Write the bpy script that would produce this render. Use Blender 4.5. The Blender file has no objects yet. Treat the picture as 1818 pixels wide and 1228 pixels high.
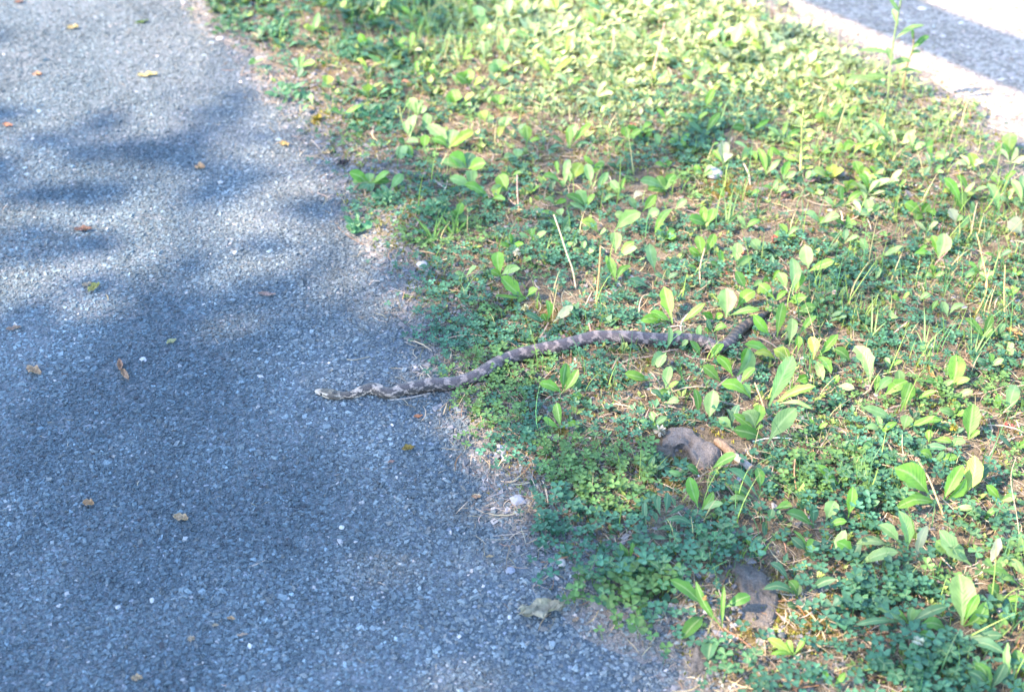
import bpy, math, random
import numpy as np
from mathutils import Vector, Matrix

# ---------------------------------------------------------------- camera, light, exposure
SC = bpy.context.scene
COL = SC.collection
CAM_H, PITCH, LENS = 1.5, 37.0, 50.0
cam_data = bpy.data.cameras.new('camera')
cam_data.lens = LENS; cam_data.sensor_width = 36.0
cam_data.clip_start = 0.05; cam_data.clip_end = 400.0
cam_data.dof.use_dof = True
cam_data.dof.focus_distance = 2.3
cam_data.dof.aperture_fstop = 3.4
cam = bpy.data.objects.new('camera', cam_data); COL.objects.link(cam)
cam.location = (0, 0, CAM_H); cam.rotation_euler = (math.radians(90 - PITCH), 0, 0)
SC.camera = cam

SUN_EL, SUN_AZ = 42.0, 12.0          # elevation; heading the light travels to, from +x towards +y
LDIR = np.array([math.cos(math.radians(SUN_EL)) * math.cos(math.radians(SUN_AZ)),
                 math.cos(math.radians(SUN_EL)) * math.sin(math.radians(SUN_AZ)),
                 -math.sin(math.radians(SUN_EL))])
world = bpy.data.worlds.new('World'); SC.world = world; world.use_nodes = True
wn = world.node_tree.nodes; wl = world.node_tree.links
sky = wn.new('ShaderNodeTexSky'); sky.sky_type = 'NISHITA'; sky.sun_disc = False; sky.ozone_density = 3.0; sky.dust_density = .6
sky.sun_elevation = math.radians(SUN_EL)
sky.sun_rotation = math.atan2(-LDIR[0], -LDIR[1])
wl.new(sky.outputs[0], wn['Background'].inputs[0])
wn['Background'].inputs[1].default_value = 0.15
sun_d = bpy.data.lights.new('sun', 'SUN'); sun_d.energy = 2.9; sun_d.angle = math.radians(0.55)
sun_d.color = (1.0, 0.80, 0.59)
sun = bpy.data.objects.new('sun', sun_d); COL.objects.link(sun)
sun.rotation_euler = Vector(LDIR).to_track_quat('-Z', 'Y').to_euler()
sun.location = (-6, -1, 8)
SC.view_settings.view_transform = 'Standard'; SC.view_settings.look = 'None'
SC.view_settings.gamma = 1.0; SC.view_settings.use_curve_mapping = False
SC.view_settings.exposure = 3.13

# ---------------------------------------------------------------- helpers
rng = np.random.default_rng(7)
R = random.Random(11)
F = 1818 * LENS / 36.0
CP, SP = math.cos(math.radians(PITCH)), math.sin(math.radians(PITCH))

def ray(u, v):
    a = (np.asarray(u, float) - 909) / F; b = -(np.asarray(v, float) - 614) / F
    return a, CP + b * SP, -SP + b * CP          # direction x, y, z

def at(u, v, z=0.0):
    """photo pixel -> the point on that sight line at height z (metres)"""
    dx, dy, dz = ray(u, v)
    t = (z - CAM_H) / dz
    return np.array([dx * t, dy * t, np.zeros_like(t) + z]).T

def to_px(x, y, z=0.0):
    zz = np.asarray(z) - CAM_H
    depth = y * CP - zz * SP; up = y * SP + zz * CP
    depth = np.where(depth > 0.05, depth, 0.05)
    return 909 + F * x / depth, 614 - F * up / depth, depth

def mm(u, v):
    """metres per photo pixel on the ground at this pixel"""
    p = at(u, v)
    return float(to_px(p[0], p[1])[2]) / F

def hash2(i, j, s):
    n = np.sin(i * 127.1 + j * 311.7 + s * 74.7) * 43758.5453
    return n - np.floor(n)

def noise2(x, y, s=0):
    x = np.asarray(x, float); y = np.asarray(y, float)
    i = np.floor(x); j = np.floor(y); f = x - i; g = y - j
    f = f * f * (3 - 2 * f); g = g * g * (3 - 2 * g)
    a = hash2(i, j, s); b = hash2(i + 1, j, s); c = hash2(i, j + 1, s); d = hash2(i + 1, j + 1, s)
    return (a * (1 - f) + b * f) * (1 - g) + (c * (1 - f) + d * f) * g      # 0..1

def fbm(x, y, s=0):
    return (noise2(x, y, s) + .5 * noise2(2 * x, 2 * y, s + 1) + .25 * noise2(4 * x, 4 * y, s + 2)) / 1.75

def sstep(a, b, x):
    t = np.clip((x - a) / (b - a), 0, 1); return t * t * (3 - 2 * t)

# edge of the asphalt path and edge of the far gravel road, as ground polylines
PATH_PX = [(322, -10), (385, 55), (432, 110), (480, 165), (535, 245), (580, 310), (615, 380), (655, 440),
           (700, 490), (728, 560), (745, 630), (775, 700), (815, 770), (850, 835), (885, 905), (925, 960),
           (975, 1020), (1020, 1070), (1090, 1115), (1160, 1150), (1195, 1190), (1215, 1240)]
ROAD_PX = [(1360, -10), (1440, 28), (1520, 70), (1600, 110), (1680, 150), (1760, 190), (1830, 230)]
def polyline(px):
    p = at([q[0] for q in px], [q[1] for q in px])[:, :2]
    a = p[0] + (p[0] - p[3]) * 30; b = p[-1] + (p[-1] - p[-4]) * 30
    return np.vstack([a, p, b])
PATH_E, ROAD_E = polyline(PATH_PX), polyline(ROAD_PX)

def sdist(x, y, poly, sign):
    x = np.asarray(x, float); y = np.asarray(y, float)
    best = np.full(x.shape, 1e9); sg = np.zeros(x.shape)
    for a, b in zip(poly[:-1], poly[1:]):
        d = b - a; L2 = d @ d
        t = np.clip(((x - a[0]) * d[0] + (y - a[1]) * d[1]) / L2, 0, 1)
        ex = x - a[0] - t * d[0]; ey = y - a[1] - t * d[1]
        q = ex * ex + ey * ey
        c = d[0] * ey - d[1] * ex
        m = q < best
        best = np.where(m, q, best); sg = np.where(m, np.sign(c), sg)
    return np.sqrt(best) * sg * sign

def d_path(x, y): return sdist(x, y, PATH_E, 1.0)      # > 0 on the verge
def d_road(x, y): return sdist(x, y, ROAD_E, -1.0)     # > 0 on the verge
def check_signs():
    global d_path, d_road
    p = at(1200, 600)
    if d_path(p[0], p[1]) < 0:
        d_path = lambda x, y: sdist(x, y, PATH_E, -1.0)
    if d_road(p[0], p[1]) < 0:
        d_road = lambda x, y: sdist(x, y, ROAD_E, 1.0)
check_signs()

def z_soil(x, y):
    dp = d_path(x, y) + (fbm(np.asarray(x) * 9, np.asarray(y) * 9, 3) - .5) * .16
    dr = d_road(x, y) + (fbm(np.asarray(x) * 6, np.asarray(y) * 6, 5) - .5) * .22
    d = np.minimum(dp, dr)
    rel = (fbm(np.asarray(x) * 5, np.asarray(y) * 5, 9) - .5) * .024 + (noise2(np.asarray(x) * 40, np.asarray(y) * 40, 4) - .5) * .006
    return np.clip(d * .12, -.03, .012) + rel * sstep(-.02, .12, d)
def z_path(x, y):
    return (fbm(np.asarray(x) * 2.5, np.asarray(y) * 2.5, 21) - .5) * .008
def gz(x, y):
    return np.maximum(z_soil(x, y), z_path(x, y))

def gp(u, v, lift=0.0):
    """pixel -> point on the real ground"""
    p = at(u, v, 0.0)
    for _ in range(3):
        p = at(u, v, float(gz(p[0], p[1])) + lift)
    return p

# ---------------------------------------------------------------- materials
def mat(name, color=(.5, .5, .5), rough=.8, spec=.3):
    m = bpy.data.materials.new(name); m.use_nodes = True
    b = m.node_tree.nodes['Principled BSDF']
    b.inputs['Base Color'].default_value = (*color, 1); b.inputs['Roughness'].default_value = rough
    b.inputs['Specular IOR Level'].default_value = spec
    return m, m.node_tree.nodes, m.node_tree.links, b

def nd(n, kind, **kw):
    x = n.new(kind)
    for k, v in kw.items():
        if k in x.inputs: x.inputs[k].default_value = v
        else: setattr(x, k, v)
    return x

def mixc(n, l, fac, a, b, mode='MIX'):
    x = n.new('ShaderNodeMix'); x.data_type = 'RGBA'; x.blend_type = mode
    for s, v in ((0, fac), (6, a), (7, b)):
        if hasattr(v, 'is_output') or isinstance(v, bpy.types.NodeSocket): l.new(v, x.inputs[s])
        else: x.inputs[s].default_value = v if s == 0 else (*v, 1)
    return x.outputs[2]

def ramp(n, l, src, stops):
    r = n.new('ShaderNodeValToRGB'); e = r.color_ramp.elements
    while len(e) < len(stops): e.new(.5)
    for i, (p, c) in enumerate(stops):
        e[i].position = p; e[i].color = (*c, 1) if not np.isscalar(c) else (c, c, c, 1)
    l.new(src, r.inputs[0]); return r.outputs[0]

def mat_vcol(name, rough=.8, spec=.2, trans=0.0, tint=(1, 1, 1), grain=0.0, grain_scale=400):
    """colour comes from the point attribute 'tone' (what each piece itself is made of)"""
    m, n, l, b = mat(name, rough=rough, spec=spec)
    a = n.new('ShaderNodeAttribute'); a.attribute_name = 'tone'
    c = a.outputs['Color']
    if grain:
        tc = n.new('ShaderNodeTexCoord')
        t = nd(n, 'ShaderNodeTexNoise', Scale=grain_scale, Detail=3.0); l.new(tc.outputs['Object'], t.inputs['Vector'])
        g = ramp(n, l, t.outputs['Fac'], [(.3, 1 - grain), (.7, 1 + grain)])
        c = mixc(n, l, 1.0, c, g, 'MULTIPLY')
    l.new(c, b.inputs['Base Color'])
    if trans: translucent(m, n, l, b, c, trans)
    return m

def translucent(m, n, l, b, c, k):
    t = n.new('ShaderNodeBsdfTranslucent')
    y = mixc(n, l, 1.0, c, (1.15, 1.35, .7), 'MULTIPLY')
    l.new(y, t.inputs['Color'])
    mx = n.new('ShaderNodeMixShader'); mx.inputs[0].default_value = k
    l.new(b.outputs[0], mx.inputs[1]); l.new(t.outputs[0], mx.inputs[2])
    l.new(mx.outputs[0], n['Material Output'].inputs['Surface'])

# asphalt: dark bound chippings with dust in the hollows
M = {}
m, n, l, b = mat('asphalt', rough=.85, spec=.25)
tc = n.new('ShaderNodeTexCoord')
v1 = nd(n, 'ShaderNodeTexVoronoi', Scale=190.0); l.new(tc.outputs['Object'], v1.inputs['Vector'])
v2 = nd(n, 'ShaderNodeTexVoronoi', Scale=420.0); l.new(tc.outputs['Object'], v2.inputs['Vector'])
n1 = nd(n, 'ShaderNodeTexNoise', Scale=3.2, Detail=6.0, Roughness=.62); l.new(tc.outputs['Object'], n1.inputs['Vector'])
sep = n.new('ShaderNodeSeparateColor'); l.new(v1.outputs['Color'], sep.inputs[0])
c1 = ramp(n, l, sep.outputs[0], [(0, (.046, .062, .071)), (.6, (.078, .10, .114)), (.95, (.112, .138, .155)), (1, (.24, .26, .29))])
c2 = ramp(n, l, v1.outputs['Distance'], [(0, 1.0), (.55, .9), (1, .5)])
c3 = mixc(n, l, 1.0, c1, c2, 'MULTIPLY')
dust = ramp(n, l, n1.outputs['Fac'], [(.42, 0.0), (.72, .75)])
c4 = mixc(n, l, dust, c3, (.135, .138, .142))
l.new(c4, b.inputs['Base Color'])
bp = nd(n, 'ShaderNodeBump', Strength=.75, Distance=.004); l.new(v1.outputs['Distance'], bp.inputs['Height']); bp.invert = True
bp2 = nd(n, 'ShaderNodeBump', Strength=.5, Distance=.002); l.new(v2.outputs['Distance'], bp2.inputs['Height']); bp2.invert = True
l.new(bp.outputs[0], bp2.inputs['Normal']); l.new(bp2.outputs[0], b.inputs['Normal'])
M['asphalt'] = m

# soil: 'moss' attribute = where moss cushions grow
m, n, l, b = mat('soil', rough=.95, spec=.1)
tc = n.new('ShaderNodeTexCoord')
n1 = nd(n, 'ShaderNodeTexNoise', Scale=26.0, Detail=8.0, Roughness=.7); l.new(tc.outputs['Object'], n1.inputs['Vector'])
n2 = nd(n, 'ShaderNodeTexNoise', Scale=190.0, Detail=5.0, Roughness=.7); l.new(tc.outputs['Object'], n2.inputs['Vector'])
n3 = nd(n, 'ShaderNodeTexVoronoi', Scale=260.0); l.new(tc.outputs['Object'], n3.inputs['Vector'])
cs = ramp(n, l, n1.outputs['Fac'], [(.28, (.048, .038, .027)), (.48, (.115, .091, .064)), (.7, (.20, .168, .126))])
g = ramp(n, l, n2.outputs['Fac'], [(.3, .55), (.7, 1.35)])
cs = mixc(n, l, 1.0, cs, g, 'MULTIPLY')
am = n.new('ShaderNodeAttribute'); am.attribute_name = 'moss'
mm_ = n.new('ShaderNodeMath'); mm_.operation = 'ADD'; l.new(am.outputs['Fac'], mm_.inputs[0]); l.new(n1.outputs['Fac'], mm_.inputs[1])
mf = ramp(n, l, mm_.outputs[0], [(.72, 0.0), (.98, .9)])
cm = ramp(n, l, n2.outputs['Fac'], [(.3, (.05, .038, .010)), (.55, (.135, .10, .022)), (.75, (.18, .165, .04))])
cs = mixc(n, l, mf, cs, cm)
ar = n.new('ShaderNodeAttribute'); ar.attribute_name = 'stony'
cst = ramp(n, l, n2.outputs['Fac'], [(.3, (.10, .092, .088)), (.7, (.25, .228, .215))])
cs = mixc(n, l, ar.outputs['Fac'], cs, cst)
l.new(cs, b.inputs['Base Color'])
bp = nd(n, 'ShaderNodeBump', Strength=.9, Distance=.006); l.new(n2.outputs['Fac'], bp.inputs['Height'])
bp2 = nd(n, 'ShaderNodeBump', Strength=.5, Distance=.004); l.new(n3.outputs['Distance'], bp2.inputs['Height'])
l.new(bp.outputs[0], bp2.inputs['Normal']); l.new(bp2.outputs[0], b.inputs['Normal'])
M['soil'] = m

# pale gravel of the far road
m, n, l, b = mat('pale_gravel', rough=.9, spec=.2)
tc = n.new('ShaderNodeTexCoord')
v1 = nd(n, 'ShaderNodeTexVoronoi', Scale=120.0); l.new(tc.outputs['Object'], v1.inputs['Vector'])
n1 = nd(n, 'ShaderNodeTexNoise', Scale=5.0, Detail=6.0); l.new(tc.outputs['Object'], n1.inputs['Vector'])
sep = n.new('ShaderNodeSeparateColor'); l.new(v1.outputs['Color'], sep.inputs[0])
c1 = ramp(n, l, sep.outputs[0], [(0, (.20, .158, .118)), (.6, (.31, .248, .190)), (1, (.42, .345, .275))])
g = ramp(n, l, n1.outputs['Fac'], [(.35, .8), (.7, 1.12)])
l.new(mixc(n, l, 1.0, c1, g, 'MULTIPLY'), b.inputs['Base Color'])
bp = nd(n, 'ShaderNodeBump', Strength=.7, Distance=.005); l.new(v1.outputs['Distance'], bp.inputs['Height']); bp.invert = True
l.new(bp.outputs[0], b.inputs['Normal'])
M['pale_gravel'] = m

# green leaf: colour of each leaf in its object colour, pale midrib and side veins from the leaf's own UVs
m, n, l, b = mat('leaf', rough=.48, spec=.35)
oi = n.new('ShaderNodeObjectInfo'); uv = n.new('ShaderNodeUVMap')
su = n.new('ShaderNodeSeparateXYZ'); l.new(uv.outputs[0], su.inputs[0])
ab = n.new('ShaderNodeMath'); ab.operation = 'SUBTRACT'; l.new(su.outputs[0], ab.inputs[0]); ab.inputs[1].default_value = .5
ab2 = n.new('ShaderNodeMath'); ab2.operation = 'ABSOLUTE'; l.new(ab.outputs[0], ab2.inputs[0])
rib = ramp(n, l, ab2.outputs[0], [(.0, 1.0), (.07, .25), (.12, 0.0)])
mp = n.new('ShaderNodeMath'); mp.operation = 'MULTIPLY_ADD'; l.new(su.outputs[1], mp.inputs[0]); mp.inputs[1].default_value = 62.0
ma = n.new('ShaderNodeMath'); ma.operation = 'MULTIPLY'; l.new(ab2.outputs[0], ma.inputs[0]); ma.inputs[1].default_value = -34.0
l.new(ma.outputs[0], mp.inputs[2])
sn = n.new('ShaderNodeMath'); sn.operation = 'SINE'; l.new(mp.outputs[0], sn.inputs[0])
vein = ramp(n, l, sn.outputs[0], [(.0, 0.0), (.7, 0.0), (1.0, .10)])
tc = n.new('ShaderNodeTexCoord')
n1 = nd(n, 'ShaderNodeTexNoise', Scale=55.0, Detail=5.0); l.new(tc.outputs['Object'], n1.inputs['Vector'])
var = ramp(n, l, n1.outputs['Fac'], [(.3, (.68, .76, .66)), (.7, (1.28, 1.2, 1.15))])
c = mixc(n, l, 1.0, oi.outputs['Color'], var, 'MULTIPLY')
pale = mixc(n, l, .34, c, (.40, .46, .24))
c = mixc(n, l, rib, c, pale); c = mixc(n, l, vein, c, pale)
blem = ramp(n, l, n1.outputs['Fac'], [(.64, 0.0), (.72, .55)])
c = mixc(n, l, blem, c, (.24, .18, .06))
t_ = n.new('ShaderNodeMath'); t_.operation = 'MULTIPLY_ADD'; l.new(oi.outputs['Random'], t_.inputs[0]); t_.inputs[1].default_value = .3
t2_ = n.new('ShaderNodeMath'); t2_.operation = 'MULTIPLY'; l.new(su.outputs[1], t2_.inputs[0]); t2_.inputs[1].default_value = .7; l.new(t2_.outputs[0], t_.inputs[2])
tipb = ramp(n, l, t_.outputs[0], [(.93, 0.0), (1.0, .55)])
c = mixc(n, l, tipb, c, (.22, .14, .05))
l.new(c, b.inputs['Base Color'])
bp = nd(n, 'ShaderNodeBump', Strength=.16, Distance=.002); l.new(sn.outputs[0], bp.inputs['Height']); l.new(bp.outputs[0], b.inputs['Normal'])
translucent(m, n, l, b, c, .38)
M['leaf'] = m

# dead leaf / petal / bits with an object colour
m, n, l, b = mat('dead_leaf', rough=.75, spec=.2)
oi = n.new('ShaderNodeObjectInfo'); tc = n.new('ShaderNodeTexCoord')
n1 = nd(n, 'ShaderNodeTexNoise', Scale=130.0, Detail=6.0, Roughness=.7); l.new(tc.outputs['Object'], n1.inputs['Vector'])
var = ramp(n, l, n1.outputs['Fac'], [(.3, (.55, .52, .5)), (.7, (1.35, 1.3, 1.25))])
c = mixc(n, l, 1.0, oi.outputs['Color'], var, 'MULTIPLY'); l.new(c, b.inputs['Base Color'])
bp = nd(n, 'ShaderNodeBump', Strength=.5, Distance=.002); l.new(n1.outputs['Fac'], bp.inputs['Height']); l.new(bp.outputs[0], b.inputs['Normal'])
translucent(m, n, l, b, c, .15)
M['dead_leaf'] = m

# stone, also with an object colour
m, n, l, b = mat('stone', rough=.85, spec=.25)
oi = n.new('ShaderNodeObjectInfo'); tc = n.new('ShaderNodeTexCoord')
n1 = nd(n, 'ShaderNodeTexNoise', Scale=60.0, Detail=8.0, Roughness=.7); l.new(tc.outputs['Object'], n1.inputs['Vector'])
n2 = nd(n, 'ShaderNodeTexNoise', Scale=420.0, Detail=4.0, Roughness=.7); l.new(tc.outputs['Object'], n2.inputs['Vector'])
var = ramp(n, l, n1.outputs['Fac'], [(.3, (.62, .6, .6)), (.7, (1.25, 1.22, 1.2))])
gr = ramp(n, l, n2.outputs['Fac'], [(.32, .55), (.68, 1.4)])
c = mixc(n, l, 1.0, oi.outputs['Color'], var, 'MULTIPLY'); c = mixc(n, l, .8, c, gr, 'MULTIPLY')
l.new(c, b.inputs['Base Color'])
bp = nd(n, 'ShaderNodeBump', Strength=.9, Distance=.006); l.new(n2.outputs['Fac'], bp.inputs['Height'])
l.new(bp.outputs[0], b.inputs['Normal'])
M['stone'] = m

# smooth pebble
m, n, l, b = mat('pebble', rough=.6, spec=.35)
oi = n.new('ShaderNodeObjectInfo'); tc = n.new('ShaderNodeTexCoord')
n1 = nd(n, 'ShaderNodeTexNoise', Scale=160.0, Detail=5.0); l.new(tc.outputs['Object'], n1.inputs['Vector'])
var = ramp(n, l, n1.outputs['Fac'], [(.3, (.8, .79, .78)), (.7, (1.1, 1.1, 1.1))])
l.new(mixc(n, l, 1.0, oi.outputs['Color'], var, 'MULTIPLY'), b.inputs['Base Color'])
M['pebble'] = m

# dry stalk and twig with an object colour
m, n, l, b = mat('stalk', rough=.8, spec=.15)
oi = n.new('ShaderNodeObjectInfo'); tc = n.new('ShaderNodeTexCoord')
n1 = nd(n, 'ShaderNodeTexNoise', Scale=220.0, Detail=4.0); l.new(tc.outputs['Object'], n1.inputs['Vector'])
var = ramp(n, l, n1.outputs['Fac'], [(.3, (.65, .62, .6)), (.7, (1.2, 1.2, 1.2))])
l.new(mixc(n, l, 1.0, oi.outputs['Color'], var, 'MULTIPLY'), b.inputs['Base Color'])
M['stalk'] = m

m, n, l, b = mat('bark', rough=.9, spec=.15)
tc = n.new('ShaderNodeTexCoord')
n1 = nd(n, 'ShaderNodeTexNoise', Scale=18.0, Detail=8.0, Roughness=.7); l.new(tc.outputs['Object'], n1.inputs['Vector'])
l.new(ramp(n, l, n1.outputs['Fac'], [(.3, (.05, .04, .032)), (.7, (.16, .13, .105))]), b.inputs['Base Color'])
bp = nd(n, 'ShaderNodeBump', Strength=.8, Distance=.02); l.new(n1.outputs['Fac'], bp.inputs['Height']); l.new(bp.outputs[0], b.inputs['Normal'])
M['bark'] = m
m, n, l, b = mat('tree_leaf', color=(.055, .10, .03), rough=.5)
M['tree_leaf'] = m

# snake skin: pattern from 'tone', keeled scales from its own UVs
m, n, l, b = mat('snake_skin', rough=.42, spec=.4)
a = n.new('ShaderNodeAttribute'); a.attribute_name = 'tone'
uv = n.new('ShaderNodeUVMap')
mpg = n.new('ShaderNodeMapping'); mpg.inputs['Scale'].default_value = (330, 30, 1); l.new(uv.outputs[0], mpg.inputs['Vector'])
vo = nd(n, 'ShaderNodeTexVoronoi', Scale=1.0, Randomness=.35); l.new(mpg.outputs[0], vo.inputs['Vector'])
sc_ = ramp(n, l, vo.outputs['Distance'], [(.0, 1.18), (.45, 1.0), (.75, .55)])
l.new(mixc(n, l, .8, a.outputs['Color'], sc_, 'MULTIPLY'), b.inputs['Base Color'])
bp = nd(n, 'ShaderNodeBump', Strength=.55, Distance=.0015); bp.invert = True
l.new(vo.outputs['Distance'], bp.inputs['Height']); l.new(bp.outputs[0], b.inputs['Normal'])
M['snake_skin'] = m
m, n, l, b = mat('eye', color=(.01, .008, .006), rough=.1, spec=.6); M['eye'] = m

M['chips'] = mat_vcol('stone_chips', rough=.72, spec=.3, grain=.25, grain_scale=500)
M['clover'] = mat_vcol('clover', rough=.5, spec=.3, trans=.3, grain=.18, grain_scale=260)
M['grass'] = mat_vcol('grass', rough=.5, spec=.3, trans=.35)
M['litter'] = mat_vcol('dry_litter', rough=.85, spec=.12, trans=.1)

# ---------------------------------------------------------------- mesh builders
def mesh_np(name, V, T, mats, tone=None, smooth=False, uv=None):
    me = bpy.data.meshes.new(name)
    V = np.ascontiguousarray(V, np.float32); T = np.ascontiguousarray(T, np.int32)
    me.vertices.add(len(V)); me.vertices.foreach_set('co', V.ravel())
    k = T.shape[1]
    me.loops.add(T.size); me.loops.foreach_set('vertex_index', T.ravel())
    me.polygons.add(len(T)); me.polygons.foreach_set('loop_start', np.arange(0, T.size, k, dtype=np.int32))
    me.polygons.foreach_set('use_smooth', np.full(len(T), smooth))
    if uv is not None:
        u = me.uv_layers.new(name='UVMap'); u.data.foreach_set('uv', np.ascontiguousarray(uv[T.ravel()], np.float32).ravel())
    if tone is not None:
        at_ = me.attributes.new('tone', 'FLOAT_COLOR', 'POINT')
        c = np.ones((len(V), 4), np.float32); c[:, :3] = tone
        at_.data.foreach_set('color', c.ravel())
    me.update(calc_edges=True); me.validate()
    for q in (mats if isinstance(mats, (list, tuple)) else [mats]): me.materials.append(q)
    return me

def obj(name, me, parent=None, loc=None, color=None):
    o = bpy.data.objects.new(name, me); COL.objects.link(o)
    if parent is not None: o.parent = parent
    if loc is not None: o.location = [float(q) for q in loc]
    if color is not None: o.color = (*color, 1)
    return o

def tag(o, label=None, cat=None, group=None, kind=None):
    if label: o['label'] = label
    if cat: o['category'] = cat
    if group: o['group'] = group
    if kind: o['kind'] = kind
    return o

def empty(name, loc):
    o = bpy.data.objects.new(name, None); COL.objects.link(o); o.location = [float(q) for q in loc]
    o.empty_display_size = .02
    return o

def scatter(name, templates, pos, rotz, tilt, tiltdir, scale, tone, mtl, smooth=False, kind='stuff', tone_tpl=None):
    """many small pieces of one kind as ONE mesh; templates = [(V, T)]; scale (n,3)"""
    N = len(pos); pick = rng.integers(0, len(templates), N)
    Vs, Ts, Cs = [], [], []; off = 0
    for k, (V, T) in enumerate(templates):
        ix = np.where(pick == k)[0]
        if not len(ix): continue
        P = V[None] * scale[ix][:, None, :]
        cz, sz = np.cos(rotz[ix]), np.sin(rotz[ix])
        X = P[..., 0] * cz[:, None] - P[..., 1] * sz[:, None]
        Y = P[..., 0] * sz[:, None] + P[..., 1] * cz[:, None]; Z = P[..., 2]
        ax, ay = np.cos(tiltdir[ix])[:, None], np.sin(tiltdir[ix])[:, None]
        ct, st = np.cos(tilt[ix])[:, None], np.sin(tilt[ix])[:, None]
        a = X * ax + Y * ay; c = -X * ay + Y * ax            # along / across the tilt heading
        a2 = a * ct + Z * st; Z2 = -a * st + Z * ct
        X = a2 * ax - c * ay; Y = a2 * ay + c * ax
        P = np.stack([X, Y, Z2], -1) + pos[ix][:, None, :]
        nv = len(V)
        Vs.append(P.reshape(-1, 3)); Ts.append((T[None] + (np.arange(len(ix)) * nv)[:, None, None] + off).reshape(-1, T.shape[1]))
        tn = np.repeat(tone[ix][:, None, :], nv, 1)
        if tone_tpl is not None: tn = tn * tone_tpl[k][None, :, None]
        Cs.append(tn.reshape(-1, 3)); off += len(ix) * nv
    me = mesh_np(name, np.vstack(Vs), np.vstack(Ts), mtl, np.vstack(Cs), smooth)
    o = obj(name, me); o['kind'] = kind
    return o

def visible_sample(n, pad=60, ymin=-50, ymax=1290, xmin=None, xmax=None):
    """uniform points on the part of the ground that the photograph shows"""
    out = []
    x0 = -pad if xmin is None else xmin; x1 = 1818 + pad if xmax is None else xmax
    c = at(np.array([x0, x1, x0, x1]), np.array([ymin, ymin, ymax, ymax]))
    lo = c.min(0); hi = c.max(0); tot = 0
    while tot < n:
        x = rng.uniform(lo[0], hi[0], n); y = rng.uniform(lo[1], hi[1], n)
        u, v, _ = to_px(x, y)
        k = (u > x0) & (u < x1) & (v > ymin) & (v < ymax)
        out.append(np.stack([x[k], y[k]], 1)); tot += k.sum()
    return np.vstack(out)[:n]

def blobs(u, v, L, base=0.0):
    """sum of soft ellipses (photo pixels on the ground): (cx, cy, rx, ry, weight)"""
    f = np.full(np.shape(u), base, float)
    for cx, cy, rx, ry, w in L:
        f = f + w * np.exp(-(((u - cx) / rx) ** 2 + ((v - cy) / ry) ** 2))
    return f

# ---------------------------------------------------------------- ground, path, road
def axis(lo, hi, step, outer):
    a = list(np.arange(lo, hi, step))
    return np.array([lo - o for o in outer[::-1]] + a + [hi + o for o in outer])
OUT = [.0, .05, .15, .4, 1, 2, 4, 8, 16, 40, 90]
gx = axis(-2.0, 2.5, .016, OUT); gy = axis(.7, 4.9, .018, OUT)
gx = np.unique(np.round(gx, 5)); gy = np.unique(np.round(gy, 5))
GX, GY = np.meshgrid(gx, gy)
def grid_tris(nx, ny, keep=None):
    i = np.arange(nx * ny).reshape(ny, nx)
    q = np.stack([i[:-1, :-1], i[:-1, 1:], i[1:, 1:], i[1:, :-1]], -1).reshape(-1, 4)
    return q if keep is None else q[keep.ravel()]
MOSS = [(960, 565, 60, 22, .5), (1010, 600, 60, 18, .35), (770, 505, 50, 30, .45), (740, 410, 60, 30, .3), (700, 470, 30, 20, .3),
        (1190, 830, 50, 22, .4), (1200, 870, 60, 25, .4), (1330, 1120, 35, 40, .5), (1240, 1180, 35, 35, .5), (1410, 1090, 60, 35, .5),
        (1440, 1130, 70, 40, .35), (1720, 175, 70, 28, .55), (1640, 165, 40, 20, .4), (1290, 345, 60, 25, .55), (1060, 245, 60, 15, .4),
        (990, 290, 60, 25, .3), (1380, 1020, 30, 20, .4), (1150, 655, 40, 20, .35), (560, 212, 25, 10, .5), (1480, 30, 70, 20, .4),
        (650, 340, 45, 40, .4), (570, 215, 40, 30, .35), (690, 430, 40, 35, .35), (740, 520, 25, 25, .35), (600, 120, 50, 25, .3), (995, 775, 20, 15, .5), (1700, 560, 60, 40, .3), (1330, 1210, 60, 20, .3), (900, 540, 40, 20, .35)]
V = np.stack([GX, GY, z_soil(GX, GY)], -1).reshape(-1, 3)
me = mesh_np('ground', V, grid_tris(len(gx), len(gy)), M['soil'], smooth=True)
u, v, _ = to_px(GX.ravel(), GY.ravel())
moss = blobs(u, v, MOSS) + .22 * (fbm(GX.ravel() * 7, GY.ravel() * 7, 31) - .45)
dpv, drv = d_path(GX, GY).ravel(), d_road(GX, GY).ravel()
stony = np.clip(1 - sstep(.0, .10, dpv + (fbm(GX.ravel() * 14, GY.ravel() * 14, 8) - .5) * .1), 0, 1) * .85
stony = np.maximum(stony, (1 - sstep(.0, .40, drv + (fbm(GX.ravel() * 8, GY.ravel() * 8, 12) - .5) * .3)) * .9)
for nm, arr in (('moss', moss * (stony < .6)), ('stony', stony)):
    a_ = me.attributes.new(nm, 'FLOAT', 'POINT'); a_.data.foreach_set('value', np.ascontiguousarray(arr, np.float32))
ground = obj('ground', me); ground['kind'] = 'structure'

D = d_path(GX, GY); kp = (np.minimum(np.minimum(D[:-1, :-1], D[1:, 1:]), np.minimum(D[:-1, 1:], D[1:, :-1])) < .3)
V = np.stack([GX, GY, z_path(GX, GY)], -1).reshape(-1, 3)
path = obj('path', mesh_np('path', V, grid_tris(len(gx), len(gy), kp), M['asphalt'], smooth=True)); path['kind'] = 'structure'
D = d_road(GX, GY); kp = (np.minimum(np.minimum(D[:-1, :-1], D[1:, 1:]), np.minimum(D[:-1, 1:], D[1:, :-1])) < .3)
V = np.stack([GX, GY, z_path(GX, GY) + .001], -1).reshape(-1, 3)
road = obj('road', mesh_np('road', V, grid_tris(len(gx), len(gy), kp), M['pale_gravel'], smooth=True)); road['kind'] = 'structure'

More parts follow.
